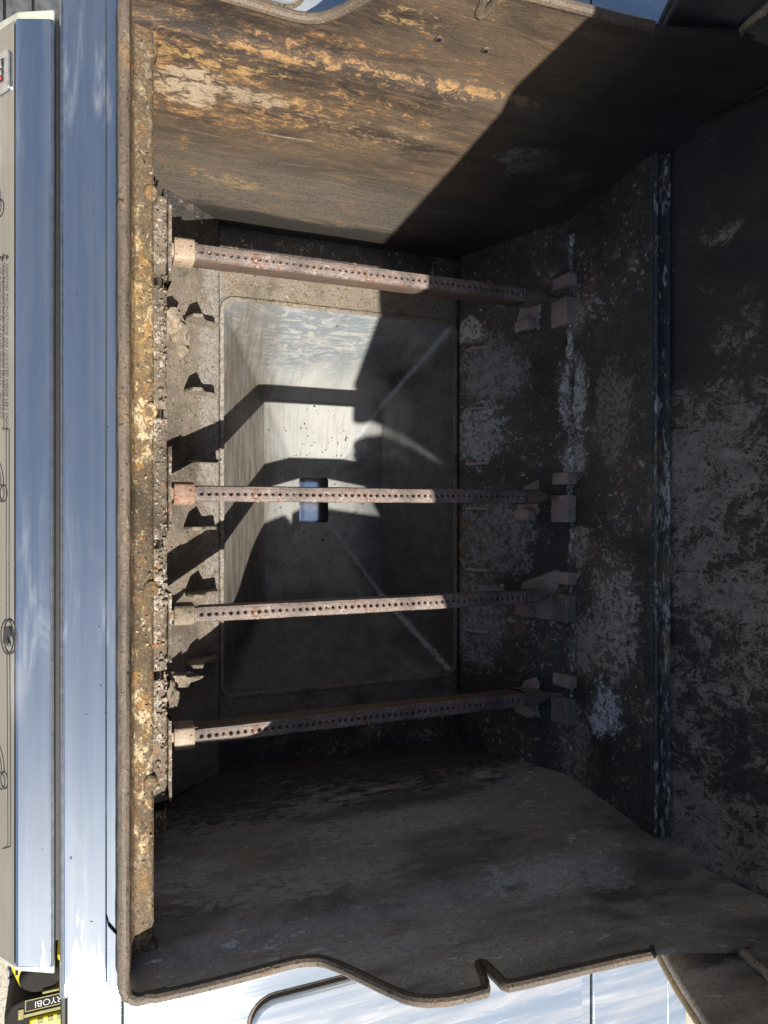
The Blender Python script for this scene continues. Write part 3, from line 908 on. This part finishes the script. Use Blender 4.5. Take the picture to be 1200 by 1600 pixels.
# ------------------------------------------------------------------ lid and its hinge plates
LID = [(0.6365, 0.141), (0.641, 0.162), (0.650, 0.205), (0.661, 0.255), (0.690, 0.40), (0.712, 0.53), (0.716, 0.62), (0.700, 0.70), (0.655, 0.765), (0.58, 0.797), (0.50, 0.792), (0.43, 0.758), (0.391, 0.728)]
v, f = poly_sweep(LID, -0.420, 0.420, 60, 0.0, 60, 0, 3)
lid = mesh('lid', v, f, 'lid_liner', grill, recalc=False)
lid['label'] = 'raised lid, its liner flaking black soot off grey steel'
m = lid.modifiers.new('thickness', 'SOLIDIFY'); m.thickness = 0.004; m.offset = 1
CAP = [(0.391, 0.728), (0.399, 0.700), (0.402, 0.645), (0.403, 0.608), (0.410, 0.6015), (0.420, 0.6005), (0.436, 0.6085), (0.452, 0.6045), (0.475, 0.6195), (0.495, 0.6150), (0.51, 0.6145), (0.60, 0.6155),
       (0.716, 0.6155), (0.700, 0.70), (0.655, 0.765), (0.58, 0.797), (0.50, 0.792), (0.43, 0.758)]
EAR = [(0.505, 0.235), (0.492, 0.274), (0.4815, 0.296), (0.471, 0.319), (0.462, 0.341), (0.453, 0.364), (0.444, 0.390), (0.436, 0.414), (0.425, 0.450), (0.416, 0.490), (0.409, 0.520), (0.407, 0.537), (0.410, 0.546),
       (0.416, 0.5515), (0.424, 0.560), (0.437, 0.567), (0.452, 0.574), (0.475, 0.590), (0.491, 0.5925), (0.502, 0.606), (0.60, 0.613), (0.716, 0.613), (0.690, 0.40), (0.661, 0.255), (0.641, 0.16), (0.60, 0.15), (0.52, 0.15)]
for s in (1, -1):
    cap = mesh('lid_end_cap', *prism(CAP, s * 0.4185, s * 0.4225), 'lid_cap', grill, bevel=0.001)
    hm = 'lid_cap' if s > 0 else 'wall_glare'  # near plates share the wall colour with glare painted in
    ear = mesh('hinge_plate', *prism(EAR, s * 0.4150, s * 0.4250), hm, grill, bevel=0.003, seg=3)
    # liner plate inside the hinge plate with its own bright folded edge
    LIN = [(0.5455, 0.312), (0.541, 0.33), (0.536, 0.36), (0.530, 0.42), (0.530, 0.52), (0.705, 0.56), (0.690, 0.40), (0.671, 0.312)]
    ln = mesh('liner_plate', *prism(LIN, s * 0.4070, s * 0.4135), hm, ear, bevel=0.0015)
    ed = [(LIN[k][0] + 0.001, s * 0.4075, LIN[k][1]) for k in range(5)]
    ed2 = [tuple(Vector(ed[0]).lerp(Vector(ed[2]), k / 30)) for k in range(31)]
    tv, tf = tube(ed2, 0.0036, 8)
    tv = [(p[0] + rough_noise(p, 120, 0.0022), p[1] + rough_noise(p, 120, 0.0016, 4), p[2]) for p in tv]
    mesh('liner_edge', tv, tf, 'crumb', ear)
    # rolled front edge of the hinge plate
    ed = [(x + 0.0015, s * 0.4245, z) for x, z in EAR[0:11]]
    mesh('plate_edge', *tube(ed, 0.0042, 10), 'lid_edge' if s < 0 else 'lid_cap', ear)
# ------------------------------------------------------------------ front strip and control panel
for q in ((0.02, 0.60, -0.390, -0.383, -0.76, 0.03), (0.02, 0.60, 0.383, 0.390, -0.76, 0.03), (0.015, 0.03, -0.374, 0.374, -0.76, 0.10),
          (0.605, 0.63, -0.374, 0.374, -0.76, -0.02), (0.031, 0.604, -0.374, 0.374, -0.76, -0.74)):
    mesh('cabinet_panel', *box(*q), 'cabinet', grill)
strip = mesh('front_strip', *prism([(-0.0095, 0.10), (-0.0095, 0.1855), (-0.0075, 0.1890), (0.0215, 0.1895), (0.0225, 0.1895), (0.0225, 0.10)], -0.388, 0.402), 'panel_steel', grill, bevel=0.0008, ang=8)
strip['label'] = 'flat brushed steel strip in front of the cookbox'
sh = [(0.0226, -0.402), (0.0226, 0.402), (0.036, 0.402), (0.036, -0.402)]
# lower step added to stand in for the rim's reflection, near end slanted
stp = [(0.0226, -0.331), (0.0245, -0.338), (0.0345, -0.352), (0.037, -0.352), (0.037, 0.402), (0.0226, 0.402)]
mesh('reflection_step', *prism(stp, 0.10, 0.1865, 'z'), 'panel_steel', strip, bevel=0.0006)
stp2 = [(0.0227, -0.3885), (0.0375, -0.3885), (0.0375, -0.3535), (0.0345, -0.3535), (0.0245, -0.3395), (0.0227, -0.3325)]
mesh('strip_corner', *prism(stp2, 0.10, 0.1893, 'z'), 'panel_steel', strip, bevel=0.0006)
mesh('strip_fold', *tube([(-0.0088, -0.388, 0.1872), (-0.0088, 0.402, 0.1872)], 0.0016, 8), 'edge_steel', strip)

pv_, pf_ = prism([(-0.0138, 0.10), (-0.0138, 0.1845), (-0.0150, 0.1880), (-0.0172, 0.1895), (-0.0385, 0.1900), (-0.0402, 0.1890), (-0.0600, 0.1575), (-0.110, 0.080), (-0.112, 0.02), (-0.10, 0.02), (-0.05, 0.10)], -0.356, 0.347)
pv_ = [(p[0], p[1] * (1 + 0.75 * max(0, p[0] + 0.04)), p[2]) for p in pv_]
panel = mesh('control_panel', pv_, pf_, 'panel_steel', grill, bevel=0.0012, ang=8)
mesh('panel_gap_filler', *box(-0.0137, -0.0096, -0.355, 0.366, 0.09, 0.165), 'black', panel)  # black filler added so the slit stays dark
panel['label'] = 'long stainless control panel with sloping printed face'
fn = Vector((-0.846, 0, 0.533))
fu = Vector((0.533, 0, 0.846))
FACE0 = Vector((-0.0402, 0, 0.1890))
def face(s, y, lift=0.0):
    """point on the sloping control face, s metres down from its upper edge"""
    p = FACE0 - fu * s + fn * lift
    return (p.x, y, p.z)
mesh('panel_face', [face(0.001, 0.346, 0.0008), face(0.001, -0.355, 0.0008), face(0.09, -0.355, 0.0008), face(0.09, 0.346, 0.0008)], [(0, 1, 2, 3)], 'face_steel', panel)
mesh('panel_fold', *tube([(-0.0155, -0.360, 0.1882), (-0.0155, 0.352, 0.1882)], 0.0017, 8), 'edge_steel', panel)
for s, y0, y1 in ((1, 0.3480, 0.368), (-1, -0.3570, -0.374)):
    capp = [(-0.0142, 0.08), (-0.0142, 0.178), (-0.040, 0.177), (-0.060, 0.150), (-0.11, 0.075), (-0.11, 0.02), (-0.09, 0.02)]
    v, f = prism(capp, y0, y1)
    # outer end runs narrower towards the front
    v = [(p[0], p[1] - s * (0.008 if abs(p[1] - y1) < 1e-6 and p[0] < -0.03 else 0), p[2]) for p in v]
    mesh('panel_end_cap', v, f, 'cap_plastic', panel, bevel=0.0015)
L = 0.0020
right, up = (0, -1, 0), tuple(fu)
for k, (txt, s, y, size) in enumerate((
        ('LIGHTING INSTRUCTIONS ARE LOCATED INSIDE LEFT DOOR', 0.0145, 0.168, 0.00455),
        ('LAS INSTRUCCIONES DE ENCENDIDO ESTAN UBICADAS', 0.0205, 0.168, 0.00455),
        ('EN EL INTERIOR DE LA PUERTA IZQUIERDA', 0.0265, 0.168, 0.00455))):
    o = lettering('lettering', txt, size, face(s, y, 0.0016), right, up, 'print', panel)
    tri = [face(s + 0.0002, y + 0.0075, L), face(s + 0.0002, y + 0.0025, L), face(s - 0.0040, y + 0.005, L)]
    mesh('warning_mark', tri, [(0, 1, 2)], 'print', panel, thick=0.0002)
def strip_line(pts, w=0.0005, name='printed_line', mat='print'):
    vs, fs = [], []
    for i, (s, y) in enumerate(pts):
        a = pts[max(i - 1, 0)]; b = pts[min(i + 1, len(pts) - 1)]
        d = Vector((b[0] - a[0], b[1] - a[1])).normalized()
        nx, ny = -d.y * w, d.x * w
        vs += [face(s + nx, y + ny, L), face(s - nx, y - ny, L)]
    for i in range(len(pts) - 1):
        fs.append((2 * i, 2 * i + 1, 2 * i + 3, 2 * i + 2))
    return mesh(name, vs, fs, mat, panel, thick=0.0002)
strip_line([(0.0160, 0.0440), (0.0100, 0.0440), (0.0100, -0.0985)])
strip_line([(0.0090, -0.1250), (0.0075, -0.2660), (0.0085, -0.2690), (0.0160, -0.2715)])
def ring_line(s0, y0, rs, ry, w=0.0006):
    strip_line([(s0 + rs * math.cos(2 * math.pi * k / 28), y0 + ry * math.sin(2 * math.pi * k / 28)) for k in range(29)], w)
ring_line(0.0086, -0.1117, 0.0090, 0.0128, 0.0008)
for s0, y0 in ((0.0180, -0.0045), (0.0170, -0.2210), (0.0225, 0.2120)):
    ring_line(s0, y0, 0.0050, 0.0062)
    strip_line([(s0 - 0.0002 + 0.012 * (k / 10) ** 2, y0 + 0.0066 + 0.024 * k / 10) for k in range(11)])
flame = [(0.0150, -0.117), (0.0140, -0.108), (0.0105, -0.1040), (0.0060, -0.1035), (0.0042, -0.1075), (0.0045, -0.1150), (0.0070, -0.1110), (0.0095, -0.1120), (0.0072, -0.1160), (0.0066, -0.1195), (0.0105, -0.1170)]
mesh('flame_mark', [face(s, y, L) for s, y in flame], [tuple(range(len(flame)))], 'print', panel, thick=0.0002)
# badge with dark boxes and a red one
bd = rrect(0.0060, 0.045, 0.296, 0.3265, 0.004, 5)
mesh('badge', [face(s, y, 0.0012) for s, y in bd] + [face(s, y, 0.0026) for s, y in bd], [tuple(range(len(bd))), tuple(range(2 * len(bd) - 1, len(bd) - 1, -1))] + [(i, (i + 1) % len(bd), len(bd) + (i + 1) % len(bd), len(bd) + i) for i in range(len(bd))], 'badge', panel)
def badge_rect(s0, s1, y0, y1, mat, up_=0.0030):
    mesh('badge_mark', [face(s0, y0, up_), face(s1, y0, up_), face(s1, y1, up_), face(s0, y1, up_)], [(0, 1, 2, 3)], mat, panel, thick=0.0003)
badge_rect(0.0125, 0.042, 0.3040, 0.3210, 'print')
badge_rect(0.0140, 0.042, 0.3135, 0.3195, 'badge', 0.0034)
badge_rect(0.0170, 0.042, 0.3148, 0.3182, 'print', 0.0038)
badge_rect(0.0140, 0.042, 0.3085, 0.3120, 'badge', 0.0034)
badge_rect(0.0170, 0.042, 0.3092, 0.3112, 'print', 0.0038)
badge_rect(0.0140, 0.042, 0.3050, 0.3075, 'red_print', 0.0034)

# ------------------------------------------------------------------ side shelves
def shelf(s):
    y0, y1 = s * 0.398, s * 0.95
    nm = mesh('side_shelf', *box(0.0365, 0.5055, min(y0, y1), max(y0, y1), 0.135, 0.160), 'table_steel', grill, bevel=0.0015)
    nm['label'] = 'sunlit steel side shelf' if s < 0 else 'sky blue reflecting steel side shelf'
    mesh('shelf_rail', *box(-0.0055, 0.0358, min(y0, y1) + (0 if s > 0 else 0), max(y0, y1), 0.135, 0.1615), 'table_steel', nm, bevel=0.0015)
    mesh('shelf_skirt', *box(-0.0105, -0.0060, min(y0, y1), max(y0, y1), 0.06, 0.158), 'black', nm, bevel=0.001)
    mesh('shelf_back', *box(0.5085, 0.611, min(y0, y1), max(y0, y1), 0.135, 0.160), 'table_steel', nm, bevel=0.0015)
    mesh('shelf_fold', *prism([(0.6112, 0.1598), (0.645, 0.1535), (0.646, 0.10), (0.6112, 0.10)], min(y0, y1), max(y0, y1)), 'table_steel', nm, bevel=0.001)
    return nm
sh_r = shelf(-1)
sh_l = shelf(1)
def inset(parent, x0, x1, y0, y1, r):
    a = rrect(x0, x1, y0, y1, r, 8)
    mesh('inset_gap', *prism(rrect(x0 - 0.003, x1 + 0.003, y0 - 0.003, y1 + 0.003, r + 0.003, 8), 0.1602, 0.1610, 'z'), 'lip', parent)
    mesh('inset_cover', *prism(a, 0.1604, 0.1675, 'z'), 'table_steel', parent, bevel=0.003, seg=3)
inset(sh_r, 0.141, 0.49, -0.86, -0.446, 0.022)
inset(sh_l, 0.060, 0.190, 0.430, 0.86, 0.022)

# ------------------------------------------------------------------ grease tray under the floor opening
tray = empty('grease_tray', (0.34, 0, Z0 - 0.32), 'dull grey funnel shaped grease tray under the burners, half in sun', 'tray')
def ring(x0, x1, y, z, r):
    return [(p[0], p[1], z) for p in rrect(x0, x1, -y, y, r, 4)]
rings = [ring(0.168, 0.5125, 0.2585, -0.1535, 0.016), ring(0.1745, 0.5095, 0.2545, -0.158, 0.016), ring(0.260, 0.452, 0.152, -0.288, 0.010), ring(0.322, 0.371, 0.0355, -0.316, 0.005)]
def dense(a, b, n):
    return [[tuple(a[i][k] + (b[i][k] - a[i][k]) * t / n for k in range(3)) for i in range(len(a))] for t in range(n)]
rr = [rings[0]] + dense(rings[1], rings[2], 8) + dense(rings[2], rings[3], 6) + [rings[3]]
vs, fs = [], []
n = len(rings[0])
for rg in rr:
    vs += rg
for i in range(len(rr) - 1):
    for k in range(n):
        fs.append((i * n + k, i * n + (k + 1) % n, (i + 1) * n + (k + 1) % n, (i + 1) * n + k))
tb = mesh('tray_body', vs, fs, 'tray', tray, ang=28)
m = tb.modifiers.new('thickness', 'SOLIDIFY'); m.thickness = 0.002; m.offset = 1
cv, cf = [], []
for i in range(70):
    a = random.uniform(0, 2 * math.pi); t_ = random.random() ** 0.7
    hx, hy = 0.3465 + 0.0245 * math.cos(a), 0.0355 * math.sin(a)
    ox, oy = 0.356 + 0.096 * math.cos(a), 0.152 * math.sin(a)
    p = (hx + (ox - hx) * t_, hy + (oy - hy) * t_, -0.3150 + 0.028 * t_)
    q_ = max(abs(p[0] - 0.3465) / 0.0245, abs(p[1]) / 0.0355)
    if q_ < 1.05: continue
    r = random.uniform(0.0003, 0.0010)
    v, f = lump((p[0], p[1], p[2] + 0.002), (r * random.uniform(0.7, 1.8), r * random.uniform(0.7, 1.8), r * 0.6), i * 0.61, 1, 0.9)
    k = len(cv); cv += v; cf += [tuple(q + k for q in ff) for ff in f]
tagged(mesh('crumbs', cv, cf, 'char', tray, recalc=False), kind='stuff')
# loose pan lying a little askew under the outlet
pan = empty('drip_pan', (0.360, 0, Z0 - 0.405), 'shiny ribbed drip pan seen through the tray outlet', 'pan')
pan.rotation_euler = (0, R(-12), 0)
pv = mesh('pan_floor', *prism(rrect(-0.08, 0.08, -0.10, 0.12, 0.02), -0.004, 0.0, 'z'), 'foil', pan, keep=True)
def pan_part(nm, vf, mat, par):
    o = mesh(nm, *vf, mat, None, keep=True)
    o.parent = par
    return o
for x in (-0.0060, -0.0030):
    pan_part('rib', tube([(x, -0.095, 0.0004), (x, 0.115, 0.0004)], 0.0009, 6), 'foil', pv)
for k in range(14):
    y = -0.042 + 0.0062 * k
    if abs(y) > 0.014:
        pan_part('mark', box(-0.0175, -0.0120, y, y + 0.0008, 0.0002, 0.0010), 'print', pv)
for pw in ([(-0.088, 0.045), (-0.081, -0.004), (-0.084, -0.004), (-0.091, 0.045)], [(0.088, 0.045), (0.081, -0.004), (0.084, -0.004), (0.091, 0.045)]):
    pan_part('pan_wall', prism(pw, -0.10, 0.12), 'foil', pan)

# ------------------------------------------------------------------ burner tubes
W2, H2 = 0.0086, 0.041
PITCH, PX0, NP = 0.00775, 0.0285, 53
def burner_mesh():
    """pressed steel tube, x along its length, top at z = 0, with a row of dished ports"""
    vs, fs = [], []
    K = 12
    half = 0.0050                        # flat band that carries the ports
    def add(p):
        vs.append(p)
        return len(vs) - 1
    x_end = PX0 + NP * PITCH
    for i in range(NP):
        cx = PX0 + (i + 0.5) * PITCH
        sq, dish, hole, deep = [], [], [], []
        jx = random.uniform(-0.0003, 0.0003)
        pr = 0.00175 * random.choice((1, 1, 1, 0.85, 1.12, 0.7))
        for k in range(K):
            a = 2 * math.pi * (k + 0.5) / K
            c, s = math.cos(a), math.sin(a)
            t = 1 / max(abs(c), abs(s))
            sq.append(add((cx + PITCH / 2 * c * t, half * s * t, 0.0)))
            dish.append(add((cx + jx + 0.0029 * c, 0.0029 * s, 0.0002)))
            hole.append(add((cx + jx + pr * c, pr * s, -0.0010)))
            deep.append(add((cx + jx + pr * 0.95 * c, pr * 0.95 * s, -0.0050)))
        for k in range(K):
            q = (k + 1) % K
            fs += [(sq[k], sq[q], dish[q], dish[k]), (dish[k], dish[q], hole[q], hole[k]), (hole[k], hole[q], deep[q], deep[k])]
        fs.append(tuple(deep[::-1]))
    # body shell round the port band
    sec = [(half, 0.0), (0.0074, -0.0005), (W2, -0.0024), (W2, -0.0050), (0.0066, -0.0056)]
    def shell(x0, x1, nn):
        for s in (1, -1):
            rows = []
            for i in range(nn + 1):
                x = x0 + (x1 - x0) * i / nn
                rows.append([add((x, s * (y + rough_noise((x, y, z), 60, 0.0003)), z)) for y, z in sec])
            for i in range(nn):
                for j in range(len(sec) - 1):
                    q = (rows[i][j], rows[i][j + 1], rows[i + 1][j + 1], rows[i + 1][j])
                    fs.append(q if s < 0 else q[::-1])
    shell(PX0, x_end, 60)
    # plain top before and after the ports
    full = [(-half, 0.0)]
    return vs, fs, x_end
bvs, bfs, XE = burner_mesh()
# plain stub before the ports and the tapered, pinched tail behind them
def section(x, w, top, bot):
    return [(x, y, z) for y, z in ((-w * 0.57, top), (-w * 0.8, top - 0.0006), (-w, top - 0.004), (-w * 1.1, (top + bot) / 2), (-w * 0.7, bot), (w * 0.7, bot), (w * 1.1, (top + bot) / 2), (w, top - 0.004), (w * 0.8, top - 0.0006), (w * 0.57, top))]
def loft(secs):
    vs, fs = [], []
    n = len(secs[0])
    for s_ in secs: vs += s_
    for i in range(len(secs) - 1):
        for k in range(n):
            fs.append((i * n + k, i * n + (k + 1) % n, (i + 1) * n + (k + 1) % n, (i + 1) * n + k))
    fs.append(tuple(range(n - 1, -1, -1)))
    fs.append(tuple((len(secs) - 1) * n + k for k in range(n)))
    return vs, fs
body_v, body_f = join((bvs, bfs), loft([section(0.004, W2, 0, -0.0055), section(PX0, W2, 0, -0.0055)]))
chan_v, chan_f = loft([section(0.004, 0.0068, -0.0052, -H2), section(0.15, 0.0070, -0.0052, -H2), section(0.30, 0.0068, -0.0052, -H2), section(XE, 0.0068, -0.0052, -H2)])
chan_me = bpy.data.meshes.new('burner_channel')
chan_me.from_pydata(chan_v, [], chan_f)
chan_me.materials.append(M['burner_side'])
shade(chan_me, 40)
body_me = bpy.data.meshes.new('burner_body')
body_me.from_pydata(body_v, [], body_f)
body_me.materials.append(M['burner'])
shade(body_me, 40)
tail_v, tail_f = loft([section(XE + 0.0006, W2 * 1.03, 0.0004, -H2), section(XE + 0.020, W2 * 1.03, 0.0004, -H2 * 0.95), section(XE + 0.027, W2 * 0.85, -0.001, -H2 * 0.8), section(XE + 0.033, W2 * 0.55, -0.003, -0.03), section(XE + 0.039, 0.0026, -0.005, -0.022),
                       section(XE + 0.046, 0.0020, -0.006, -0.018), section(XE + 0.066, 0.0018, -0.006, -0.016)])
tail_me = bpy.data.meshes.new('burner_tail')
tail_me.from_pydata(tail_v, [], tail_f)
tail_me.materials.append(M['burner'])
shade(tail_me, 40)
cap_v, cap_f = join(loft([section(0.0035, 0.0118, 0.0026, -0.034), section(0.0045, 0.0126, 0.0032, -0.036), section(0.0240, 0.0126, 0.0032, -0.036), section(0.0250, 0.0118, 0.0026, -0.034)]),
                    loft([section(-0.006, 0.0075, -0.002, -0.025), section(0.004, 0.0078, -0.002, -0.025)]))
BURN = [(0.258, 0.2, 'rusty burner tube with clean pink collar beside the sunlit side wall', 'collar'),
        (0.001, 0.0, 'rusty burner tube crossing straight above the tray outlet', 'burner_collar'),
        (-0.1275, 0.0, 'rusty burner tube with crusted dark collar, third from the sunlit wall', 'crumb'),
        (-0.2570, -0.2, 'mostly shaded burner tube beside the pale grey side wall, only its collar end sunlit', 'collar')]
for y, rz, lab, cm in BURN:
    root = empty('burner_tube', (0.0925, y, Z0), lab, 'burner', 'burner tubes in the cookbox')
    root.rotation_euler = (0, 0, R(rz))
    for nm_, me_ in (('port_strip', body_me), ('channel', chan_me), ('tail', tail_me)):
        o = bpy.data.objects.new(nm_, me_)
        col.objects.link(o)
        o.parent = root
    wv = cap_v
    if cm == 'burner_collar':
        wv = [(p[0], p[1] * 0.92, p[2] - 0.001) for p in cap_v]
    if cm == 'crumb':
        wv = [(p[0], p[1] * 0.85, p[2] - 0.002 + 0.0016 * noise.noise(Vector(p) * 200)) for p in cap_v]
    o = mesh('collar', wv, cap_f, cm, root, keep=True, bevel=0.0012)
    ring_v, ring_f = loft([section(XE - 0.0004, W2 * 1.045, 0.0005, -H2 * 1.01), section(XE + 0.0004, W2 * 1.045, 0.0005, -H2 * 1.01)])
    o = mesh('seam', ring_v, ring_f, 'black', root, keep=True)

# ------------------------------------------------------------------ things on the ground beside the grill
tool = empty('power_tool', (-0.06, -0.96, 0), 'yellow and black cordless power tool on the ground at the panel corner', 'tool')
def gbox(nm, mat, x0, x1, y0, y1, z0, z1, parent=tool, bv=0.004):
    return mesh(nm, *box(x0, x1, y0, y1, z0, z1), mat, parent, bevel=bv, z0=False, seg=3)
sh_ = prism([(-0.116, -0.902), (-0.094, -0.890), (-0.082, -0.915), (-0.076, -0.955), (-0.098, -0.948)], 0.004, 0.10, 'z')
mesh('housing', *sh_, 'yellow', tool, bevel=0.006, z0=False, seg=3)
mesh('housing_slot', *box(-0.106, -0.101, -0.918, -0.900, 0.10, 0.1025), 'tool_black', tool, z0=False)
blob = [(-0.060 + 0.036 * math.cos(t) * (1.0 + 0.12 * math.cos(2 * t)), -0.928 + 0.030 * math.sin(t)) for t in [2 * math.pi * k / 26 for k in range(26)]]
mesh('motor_body', *prism(blob, 0.004, 0.115, 'z'), 'tool_black', tool, bevel=0.010, z0=False, seg=4)
gbox('shoulder', 'yellow', -0.032, -0.005, -0.915, -0.895, 0.004, 0.10)
gbox('trim', 'olive', -0.058, -0.028, -0.9545, -0.9495, 0.004, 0.121, bv=0.001)
bat = prism([(-0.122, -1.06), (-0.124, -0.982), (-0.112, -0.962), (-0.096, -0.957), (0.02, -0.953), (0.02, -1.06)], 0.004, 0.122, 'z')
battery = mesh('battery', *bat, 'tool_black', tool, bevel=0.005, z0=False, seg=3)
def outline(x0, x1, y0, y1, w, z, mat):
    for a in ((x0, x1, y0, y0 + w), (x0, x1, y1 - w, y1), (x0, x0 + w, y0 + w, y1 - w), (x1 - w, x1, y0 + w, y1 - w)):
        mesh('label_frame', *box(a[0], a[1], a[2], a[3], z, z + 0.0008), mat, battery, z0=False)
outline(-0.0880, -0.010, -0.9800, -0.9580, 0.0018, 0.1222, 'olive')
o = lettering('lettering', 'RYOBI', 0.0175, (-0.022, -0.9630, 0.1235 - Z0), (-1, 0, 0), (0, -1, 0), 'white_print', battery)
gbox('trim', 'olive', -0.100, -0.090, -0.992, -0.972, 0.118, 0.1245, bv=0.001)
gbox('trim', 'olive', -0.090, -0.020, -0.990, -0.983, 0.118, 0.1245, bv=0.001)
gbox('foot', 'yellow', -0.080, -0.012, -1.06, -0.992, 0.118, 0.130)
for x in (-0.066, -0.048, -0.032):
    gbox('vent', 'olive', x, x + 0.010, -1.004, -0.994, 0.129, 0.1312, bv=0.0008)

matt = mesh('tread_plate', *prism([(-0.118, -0.885), (-0.108, -0.875), (-0.070, -0.89), (-0.060, -0.97), (-0.118, -0.97)], 0.003, 0.012, 'z'), 'tread', None, bevel=0.003, z0=False)
matt.location = (0, 0, 0)
tagged(matt, 'grey ribbed plate with dark slanted grooves under the yellow tool', 'plate')
for i in range(6):
    y = -0.885 - i * 0.0165
    v = [(-0.117, y, 0.0124), (-0.1165, y - 0.004, 0.0124), (-0.100, y + 0.006, 0.0124), (-0.101, y + 0.010, 0.0124)]
    mesh('groove', v, [(0, 1, 2, 3)], 'black', matt, thick=0.0004, z0=False)

# the tool stands about 12 cm tall: bring its footprint in towards the grill
seen = set()
for o in bpy.data.objects:
    r_ = o
    while r_.parent is not None:
        r_ = r_.parent
    if r_ is tool and o.type == 'MESH' and o.data.name not in seen:
        seen.add(o.data.name)
        for v in o.data.vertices:
            v.co.x *= 0.924
            v.co.y = (v.co.y + 0.0187) * 0.924 - 0.0187
